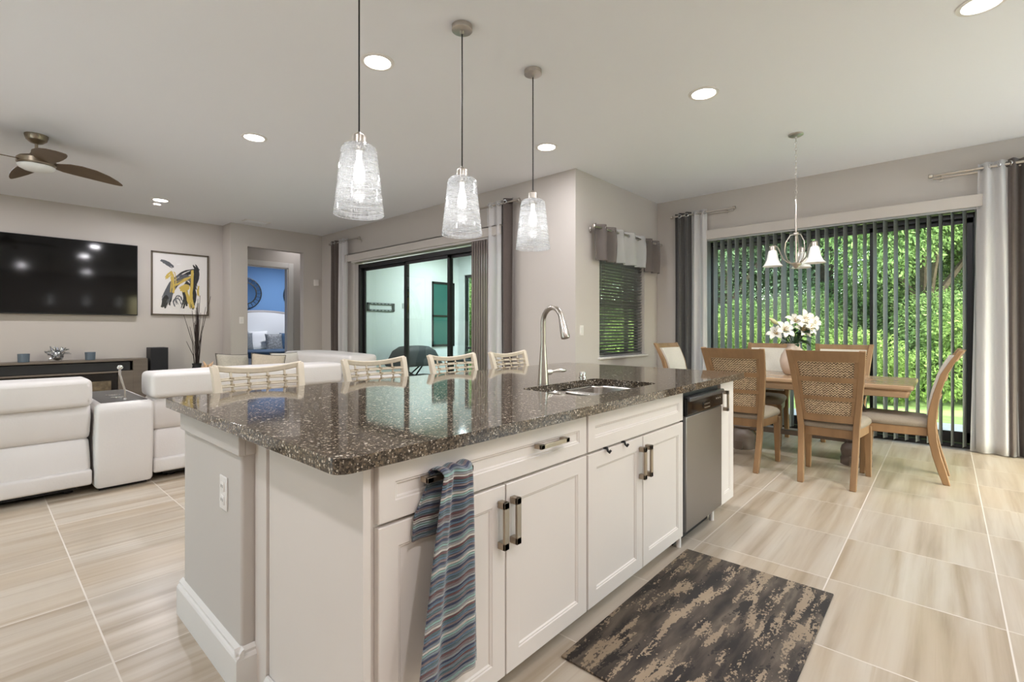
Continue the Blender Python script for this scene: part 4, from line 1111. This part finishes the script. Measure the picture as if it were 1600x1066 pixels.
for k in range(26):
    a, e = random.uniform(0, 2*PI), random.uniform(-.5, 1.2)
    d = Vector((math.cos(a)*math.cos(e), math.sin(a)*math.cos(e), math.sin(e))); c_ = Vector((0, 0, .09))
    side = d.orthogonal().normalized()*random.uniform(-.06, .06)
    pts = [c_+d*.03, c_+d*.07+side*.5, c_+d*.10+side, c_+d*.115+side*1.6]
    pts = [Vector((q.x, q.y, max(.012, q.z))) for q in pts]
    b.tube(pts, [.013, .014, .012, .005], 6)
b.sphere((0, 0, .08), .07, 10); b.done('coral_body', silver_m, t_)
t_ = thing('tower_speaker', 'black floor-standing speaker beside the media console', 'speaker', (1.955, 9.36, 0))
b = B(); b.box(-.115, -.14, .01, .115, .14, .925); b.done('cabinet', matte_black, t_, bevel=.004)
b = B(); b.box(-.105, -.15, .04, .105, -.14, .915); b.done('grille', M('speaker_cloth', (.02, .02, .022), .9), t_, bevel=.003)
b = B(); b.box(-.13, -.16, 0, .13, .155, .012); b.done('plinth', matte_black, t_)

# side table with coral, reeds in a floor vase
t_ = thing('side_table', 'dark glass-topped side table behind the sofa, near the corner', 'table', (2.05, 7.85, 0))
b = B(); b.rbox(-.32, -.25, .60, .30, .25, .615, .006, 2); b.done('top', glassware, t_)
for x in (-.28, .26):
    for y in (-.21, .21):
        b = B(); b.box(x-.015, y-.015, 0, x+.015, y+.015, .60); b.done('leg', matte_black, t_)
t_ = thing('coral_ornament', 'peach and white spiky coral ornament on the side table', 'ornament', (2.20, 7.72, .615))
random.seed(9); b = B()
for k in range(24):
    a, e = random.uniform(0, 2*PI), random.uniform(.0, 1.2); d = Vector((math.cos(a)*math.cos(e), math.sin(a)*math.cos(e), math.sin(e)))
    L = random.uniform(.08, .17); b.tube([Vector((0, 0, .03)), Vector((0, 0, .03))+d*L*.5, Vector((0, 0, .035))+d*L], [.026, .02, .004], 6)
b.done('coral_branch', coral_m, t_)
t_ = thing('floor_vase', 'black floor vase with tall dark reeds in the living room corner', 'vase', (2.42, 9.05, 0))
b = B(); b.lathe([(.08, 0), (.10, .02), (.13, .25), (.10, .5), (.06, .62), (.07, .66), (.062, .66), (.052, .62), (.001, .55)], n=24); b.done('vase_body', matte_black, t_)
b = B()
for k in range(34):
    a = random.uniform(0, 2*PI); lean = random.uniform(.0, .17)*(1 if k % 3 else .35); h = random.uniform(1.0, 1.72); r0 = random.uniform(0, .03)
    if k == 0: a, lean, h = R(-35), .20, 1.75
    if k == 1: a, lean, h = R(-48), .05, 1.76
    if k == 2: a, lean, h = R(160), .18, 1.45
    ex, ey = lean*math.cos(a), min(lean*math.sin(a), .3)
    b.tube([(r0*math.cos(a), r0*math.sin(a), .56), (ex*.35, ey*.35, .56+(h-.56)*.5), (ex, ey, h)], [.006, .005, .003], 5)
b.done('reed', reed_m, t_)

# sectional sofa
def sofa(label, x0, x1, roll_z, feet=True, name='sofa_section', lean=0):
    t_ = thing(name, label, 'sofa', ((x0+x1)/2, 4.75, 0), 0, 'white leather sectional')
    L_ = t_.location
    b = B(L_)
    b.loft([[(x, y, z_) for x, y in rrect(x0+i_, 4.75+dy_, x1-i_, 5.02, .03)] for i_, dy_, z_ in ((.02, .03, .40), (.008, .012, .415), (.004, .0, .45), (.0, -.012, .56), (.002, -.004, .64), (.02, .02, .67))]); b.done('back_panel', lea_m, t_, smooth=50)
    b = B(L_)
    b.loft([[(x, y, z_) for x, y in rrect(x0+i_, 4.75+dy_, x1-i_, 5.05, .03)] for i_, dy_, z_ in ((.01, -.03, .175), (.004, -.03, .19), (.006, -.006, .30), (.01, .012, .385), (.02, .025, .40))]); b.done('lower_panel', lea_m, t_, smooth=50)
    b = B(L_); b.rbox(x0, 4.69, .065, x1, 5.1, .18, .018, 3); b.done('base_band', lea_m, t_)
    b = B(L_); b.rbox(x0-.01, 4.70, roll_z-.20, x1+.0, 5.06, roll_z, .097, 7, puff=.014); b.done('headrest', lea_m, t_, smooth=60)
    b = B(L_); b.rbox(x0+.01, 5.02, .20, x1-.01, 5.95, .47, .06, 4, puff=.02); b.done('seat', lea_m, t_, smooth=60)
    b = B(L_); b.box(x0+.08, 4.78, .03, x1-.08, 5.8, .08); b.done('chassis', matte_black, t_)
    for x in (x0+.15, x1-.12):
        for y in (4.86, 5.7): b = B(L_); b.tube([(x, y, 0), (x, y, .04)], .03, 10); b.done('foot', matte_black, t_)
    return t_
sofa('white leather recliner section with padded headrest at the left edge of the picture', -1.35, .585, .845)
sofa('white leather recliner section with long headrest behind the bar stools', .955, 2.58, .862)
t_ = thing('sofa_console', 'narrow white leather console wedge between the two recliner sections', 'sofa console', (.77, 4.72, 0), 0, 'white leather sectional')
L_ = t_.location
b = B(L_); b.loft([[(x, y, z_) for x, y in rrect(x0, y0, x1, 5.7, .025)] for x0, x1, y0, z_ in ((.61, .94, 4.68, .03), (.595, .948, 4.672, .05), (.598, .952, 4.668, .30), (.602, .956, 4.675, .58), (.602, .957, 4.68, .635), (.62, .94, 4.70, .655))]); b.done('body', lea_m, t_, smooth=50)
b = B(L_); b.box(.64, 4.74, .652, .925, 5.66, .659); b.done('tray', M('tray_grey', (.07, .065, .06), .3), t_, bevel=.002)
b = B(L_)
for y in (4.98, 5.2): b.lathe([(.05, .659), (.05, .665), (.042, .665), (.042, .66), (.001, .66)], (.78, y, 0), 20)
b.done('cup_ring', chrome_m, t_)
b = B(L_); b.box(.63, 4.74, 0, .92, 5.6, .03); b.done('plinth', matte_black, t_)
t_ = thing('reading_light', 'slim silver gooseneck reading light standing on the sofa console', 'lamp', (.795, 4.80, .655))
b = B(); b.lathe([(.014, 0), (.014, .012), (.008, .02), (.001, .02)], n=14); b.done('base', chrome_m, t_)
b = B(); b.tube([(0, 0, .015), (-.002, 0, .08), (-.02, 0, .15), (-.034, 0, .21), (-.034, -.003, .25)], .007, 10); b.done('gooseneck', chrome_m, t_)
b = B(); b.sphere((-.034, -.008, .262), .020, 12, sc=(1, .8, .9)); b.done('lamp_head', chrome_m, t_)
# return part
t_ = thing('sofa_section', 'rounded white leather sofa section turned towards the television, beyond the stools', 'sofa', (3.1, 6.2, 0), 0, 'white leather sectional')
L_ = t_.location
b = B(L_); b.rbox(3.22, 5.0, .07, 3.56, 7.5, .66, .06, 4); b.done('back_panel', lea_m, t_, smooth=60)
b = B(L_); b.rbox(3.14, 5.55, .62, 3.54, 7.45, .885, .11, 6, puff=.03); b.done('headrest', lea_m, t_, smooth=60)
b = B(L_); b.rbox(1.75, 6.02, .10, 3.24, 7.48, .47, .08, 4, puff=.02); b.done('seat', lea_m, t_, smooth=60)
b = B(L_); b.rbox(1.75, 7.30, .10, 3.24, 7.56, .66, .06, 4, puff=.02); b.done('arm', lea_m, t_, smooth=60)
b = B(L_); b.box(1.85, 6.1, 0.0, 3.4, 7.4, .11); b.done('chassis', matte_black, t_)
def pillow(label, loc, size, rot, mat, piping, name='throw_pillow', group='throw pillows on the sofa', d=.11):
    t_ = thing(name, label, 'pillow', loc, 0, group); t_.rotation_euler = rot
    def f(u, v, s_):
        a, c = u*2-1, v*2-1; k = max(0, (1-a**4)*(1-c**4))**.55; pin = 1-.08*(1-abs(a)**2)*abs(c)**3-.0
        return (a*size/2*(1-.07*(1-c*c)*abs(a)**3), s_*d*k, size/2 + c*size/2*(1-.07*(1-a*a)*abs(c)**3))
    b = B(); b.sheet(lambda u, v: f(u, v, 1), 16, 16); b.sheet(lambda u, v: f(u, v, -1), 16, 16)
    bmesh.ops.remove_doubles(b.m, verts=b.m.verts[:], dist=1e-4); b.done('cover', mat, t_, smooth=80)
    if piping:
        pts = [f(i/16, 0, 0) for i in range(16)] + [f(1, i/16, 0) for i in range(16)] + [f(1-i/16, 1, 0) for i in range(16)] + [f(0, 1-i/16, 0) for i in range(16)]
        b = B(); b.tube(pts, .006, 6, closed=True); b.done('piping', piping, t_)
    return t_
pillow('greige throw pillow with dark piping, left one seen above the nearest stool', (2.30, 7.02, .475), .42, (R(-14), R(4), R(8)), greige_fab, pip_m)
pillow('beige throw pillow with dark piping, middle one above the nearest stool', (2.60, 6.72, .475), .42, (R(-16), R(6), R(-14)), beige_fab, pip_m)
pillow('pale cream throw pillow, right one seen above the nearest stool', (2.98, 6.95, .475), .42, (R(-14), 0, R(4)), cream_fab, pip_m)

# ------------------------------------------------------------------ bedroom things
t_ = thing('bed', 'bed with tall pale arched headboard seen through the bedroom doorway', 'bed', (5.2, 12.4, 0))
L_ = t_.location
b = B(L_); n_ = 20
pl_ = [(4.15, .1)] + [(4.15+2.1*i/n_, 1.56+.11*math.sin(PI*i/n_)) for i in range(n_+1)] + [(6.25, .1)]
b.prism(pl_, 'y', 13.68, 13.78); b.done('headboard', white_fab, t_, bevel=.01)
b = B(L_); pts = [(4.15+2.1*i/n_, 13.72, 1.575+.11*math.sin(PI*i/n_)) for i in range(n_+1)]
b.tube(pts, .045, 8); b.done('headboard_rail', M('grey_wood', (.30, .29, .28), .5), t_)
b = B(L_); b.rbox(4.2, 11.7, .25, 6.2, 13.68, .66, .08, 4, puff=.02); b.done('mattress', white_fab, t_, smooth=60)
b = B(L_); b.box(4.2, 11.72, 0, 6.2, 13.6, .26); b.done('bed_frame', M('bed_base', (.3, .29, .28), .6), t_)
b = B(L_); b.rbox(4.16, 11.64, .55, 6.24, 13.0, .70, .05, 4, puff=.01); b.done('blanket', navy_m, t_, smooth=60)
for x, lb, m_, s_, y_, z_ in ((4.62, 'dark grey and white striped pillow, left one on the bed', grey_fab, .46, 13.35, .665), (5.02, 'large white pillow standing against the headboard', white_fab, .52, 13.48, .665), (5.32, 'grey patterned pillow in front of the white one on the bed', M('silver_fabric', (.20, .215, .22), .6, var=.5, vscale=30), .44, 13.22, .665), (5.78, 'navy pillow at the right of the bed, mostly hidden by the door frame', navy_m, .46, 13.4, .665)):
    pillow(lb, (x, y_, z_), s_, (R(-12), 0, 0), m_, None, 'bed_pillow', 'pillows on the bed', .09)
for x, lb in ((4.78, 'round dark-framed mirror on the blue wall, left of the pair'), (6.20, 'round dark-framed mirror on the blue wall, mostly hidden by the door frame')):
    t_ = thing('wall_mirror', lb, 'mirror', (x, 13.79, 2.17), 0, 'round mirrors above the bed')
    mt = Matrix.Rotation(R(90), 4, 'X')
    b = B(); b.lathe([(.405, 0), (.405, .035), (.42, .035), (.42, 0)], n=48, mat=mt, cap0=False, cap1=False); b.lathe([(.275, .012), (.275, .03), (.30, .03), (.30, .012)], n=48, mat=mt, cap0=False, cap1=False)
    for k in range(24): q_ = Matrix.Rotation(2*PI*k/24, 4, 'Y'); b.box(.30, -.024, -.004, .405, -.010, .004, mat=q_)
    b.done('frame', mirror_frame_m, t_)
    b = B(); b.lathe([(.41, 0), (.41, .014), (.001, .014)], n=48, mat=mt); b.done('mirror_glass', mirror_m, t_)

# ------------------------------------------------------------------ lanai things
t_ = thing('wall_mount', 'dark slotted television mount on the lanai wall, seen through the patio door', 'wall mount', (5.56, LY, 1.665))
b = B(); hx, hz = .32, .085
for a in ((-hx, hz-.035, hx, hz), (-hx, -hz, hx, -hz+.035), (-hx, -hz, -hx+.05, hz), (hx-.05, -hz, hx, hz)): b.box(a[0], -.025, a[1], a[2], 0, a[3])
mtb = M('mount_grey', (.045, .065, .06), .5)
b.done('plate', mtb, t_, bevel=.004)
b = B()
for i in range(6):
    for z_ in (hz-.022, -hz+.013): b.box(-.24+i*.085, -.027, z_, -.19+i*.085, -.0245, z_+.009)
b.done('slot', stucco_m, t_)
o0 = (6.12, LY, 1.71)
tag(B().box(-.035, -.012, -.055, .035, 0, .055).done('outlet_cover', M('cover_grey', (.35, .38, .37), .5), loc=o0), 'grey outlet cover on the lanai wall right of the mount', 'outlet')
t_ = thing('barbecue_grill', 'barbecue grill under a dark cover on the lanai', 'grill', (5.95, 8.0, -.02))
b = B()
lp = []
for hx_, hy_, z_ in ((.52, .28, .50), (.54, .30, .54), (.50, .28, .60), (.47, .27, .66), (.40, .24, .80), (.28, .18, .885), (.18, .12, .90)):
    lp.append([(x, y, z_) for x, y in rrect(-hx_, -hy_, hx_, hy_, .09)])
b.loft(lp); b.done('cover', grillcov_m, t_, smooth=60)
for x in (-.4, .4):
    b = B(); b.tube([(x, -.2, 0), (-x*.8, .1, .52)], .016, 8); b.done('leg', matte_black, t_)
    b = B(); b.tube([(x, .2, 0), (-x*.8, .15, .52)], .016, 8); b.done('leg', matte_black, t_)
b = B(); b.box(-.40, -.15, .28, .40, .2, .30); b.done('shelf', matte_black, t_)
t_ = thing('patio_bench', 'dark low patio bench against the lanai screen', 'bench', (7.2, 7.6, -.02))
b = B(); b.box(-.45, -.25, .55, .35, .25, .60); b.done('seat', grillcov_m, t_, bevel=.01)
for x in (-.4, .3):
    for y in (-.2, .2): b = B(); b.box(x-.02, y-.02, 0, x+.02, y+.02, .55); b.done('leg', matte_black, t_)
random.seed(21)
t_ = thing('potted_plant', 'dark leafy potted plant beside the lanai screen', 'plant', (7.25, 7.6, .585))
b = B(); b.lathe([(.07, 0), (.10, .12), (.105, .14), (.095, .14), (.001, .12)], n=20); b.done('pot', grillcov_m, t_)
b = B()
for k in range(60):
    a, e, L = random.uniform(0, 2*PI), random.uniform(.1, 1.3), random.uniform(.12, .3); d = Vector((math.cos(a)*math.cos(e), math.sin(a)*math.cos(e), math.sin(e))); s2 = d.cross(Vector((0, 0, 1))).normalized()
    c_ = Vector((0, 0, .12)) + d*.03
    b.sheet(lambda u, v: c_ + d*(L*v) + s2*((u*2-1)*.022*math.sin(PI*(v*.9+.08))) + Vector((0, 0, -.10*v*v)), 2, 4)
b.done('leaf', leafd_m, t_)

# ------------------------------------------------------------------ garden
b = B(); b.box(-30, -20, -.22, XR-.15, 30, -.06).box(XR-.15, -20, -.22, 6.84, YK-.15, -.06); struct(b.done('ground_bounce', concrete_m))  # unseen pale paving added to bounce sunlight in through the added doors
b = B(); b.box(6.84, -14, -.22, 60, 40, -.10); struct(b.done('ground_lawn', lawn_m))
b = B(); b.box(6.86, -1.6, -.12, 8.6, 3.3, -.03); struct(b.done('path_patio', M('slab_grey', (.26, .28, .30), .8, var=.1)))
def crown_mesh(name, n, rad, leaf_s, mat, seed, blobs=16):
    rd = random.Random(seed); b = B()
    bl = []
    for _ in range(blobs):
        a, e, r_ = rd.uniform(0, 2*PI), rd.uniform(-.7, 1.5), rd.uniform(.25, .8)
        bl.append((Vector((rad[0]*r_*math.cos(a)*math.cos(e), rad[1]*r_*math.sin(a)*math.cos(e), rad[2]*r_*math.sin(e))), rd.uniform(.3, .55)))
    for _ in range(n):
        c_, q = rd.choice(bl); d = Vector((rd.gauss(0, 1), rd.gauss(0, 1), rd.gauss(0, 1))).normalized()
        p_ = c_ + Vector((d.x*rad[0], d.y*rad[1], d.z*rad[2]))*q*rd.uniform(.7, 1.0)
        ax = (d + Vector((rd.gauss(0, .7), rd.gauss(0, .7), rd.gauss(-.3, .7)))).normalized(); sd_ = ax.orthogonal().normalized()
        sd_ = (Matrix.Rotation(rd.uniform(0, 2*PI), 3, ax) @ sd_); s_ = leaf_s*rd.uniform(.6, 1.3)
        b.face([b.v(p_-ax*s_), b.v(p_+sd_*s_*.42), b.v(p_+ax*s_), b.v(p_-sd_*s_*.42)])
    return b
GT = 'trees beyond the dining door'
def tree(label, loc, rad, h, mat, n, ls, seed, group=GT, name='garden_tree'):
    t_ = thing(name, label, 'tree' if 'tree' in name else 'shrub', loc, 0, group)
    o = crown_mesh('crown', n, rad, ls, mat, seed).done('crown', mat, t_, smooth=0); o.location = (0, 0, h)
    b = B(); b.tube([(0, 0, 0), (.08, .05, h*.4), (-.05, .02, h*.8), (0, 0, h*1.1)], [rad[0]*.09, rad[0]*.07, rad[0]*.05, rad[0]*.02], 8)
    for k in range(4):
        a = k*1.7; b.tube([(0, 0, h*.5), (math.cos(a)*rad[0]*.35, math.sin(a)*rad[1]*.35, h*.9)], [rad[0]*.035, rad[0]*.015], 6)
    b.done('trunk', bark_m, t_); return t_
A = tree('tall leafy tree beyond the left half of the dining door', (14.0, 4.6, -.1), (2.6, 2.6, 3.0), 3.6, leaf1, 90000, .044, 1)
Bt = tree('bright leafy tree beyond the right part of the dining door', (13.0, .3, -.1), (2.4, 2.4, 2.8), 3.4, leaf2, 90000, .042, 2)
LT = 'leafy garden tree in the tree belt behind the dining door'
for i, (x, y, s_, rz, src) in enumerate(((15.5, 2.4, 1.15, 40, A), (16.0, -1.6, 1.2, 110, A), (17.5, 7.0, 1.2, 200, A), (12.5, 8.2, 1.0, 75, Bt), (19.5, .5, 1.5, 300, A), (20, 4.2, 1.5, 20, A), (13.2, 12.2, 1.2, 150, A), (17, 12, 1.3, 10, A), (14.5, -5, 1.2, 250, A), (21, 10, 1.6, 90, A), (10.9, 10.2, .8, 90, Bt), (12.2, 14.8, 1.15, 190, A))):
    o = dup(src, (x, y, -.1), R(rz), LT, GT); o.scale = (s_,)*3
Sh = tree('yellow-green shrub on the lawn beyond the table end', (10.8, 1.2, -.1), (.9, .9, .7), .55, leaf3, 18000, .032, 5, 'shrubs on the lawn', 'garden_shrub')
for i, (x, y, s_, rz, lb) in enumerate(((11.5, -.4, 1.3, 70, 'yellow-green shrub beyond the sheer curtain at the right'), (11.6, 2.8, 1.2, 160, 'yellow-green shrub beyond the fully visible dining chair'), (11.8, 4.4, 1.3, 250, 'yellow-green shrub beyond the flower vase'), (11.5, 6.2, 1.2, 20, 'yellow-green shrub beyond the left edge of the dining door'), (9.8, 8.8, 1.2, 90, 'yellow-green shrub beside the lanai screen'))):
    o = dup(Sh, (x, y, -.1), R(rz), lb, 'shrubs on the lawn'); o.scale = (s_,)*3

Sg = tree('dense green shrub in the row under the trees beyond the door', (13.2, -3.2, -.1), (1.5, 1.5, 1.3), .9, leaf2, 42000, .034, 8, 'shrub row under the trees', 'garden_shrub')
rs = random.Random(4)
for i in range(11):
    o = dup(Sg, (12.9+rs.uniform(-.4, 1.2), -1.7+i*1.5, -.1), rs.uniform(0, 6), 'dense green shrub in the row under the trees beyond the door', 'shrub row under the trees'); o.scale = (rs.uniform(.9, 1.25),)*3
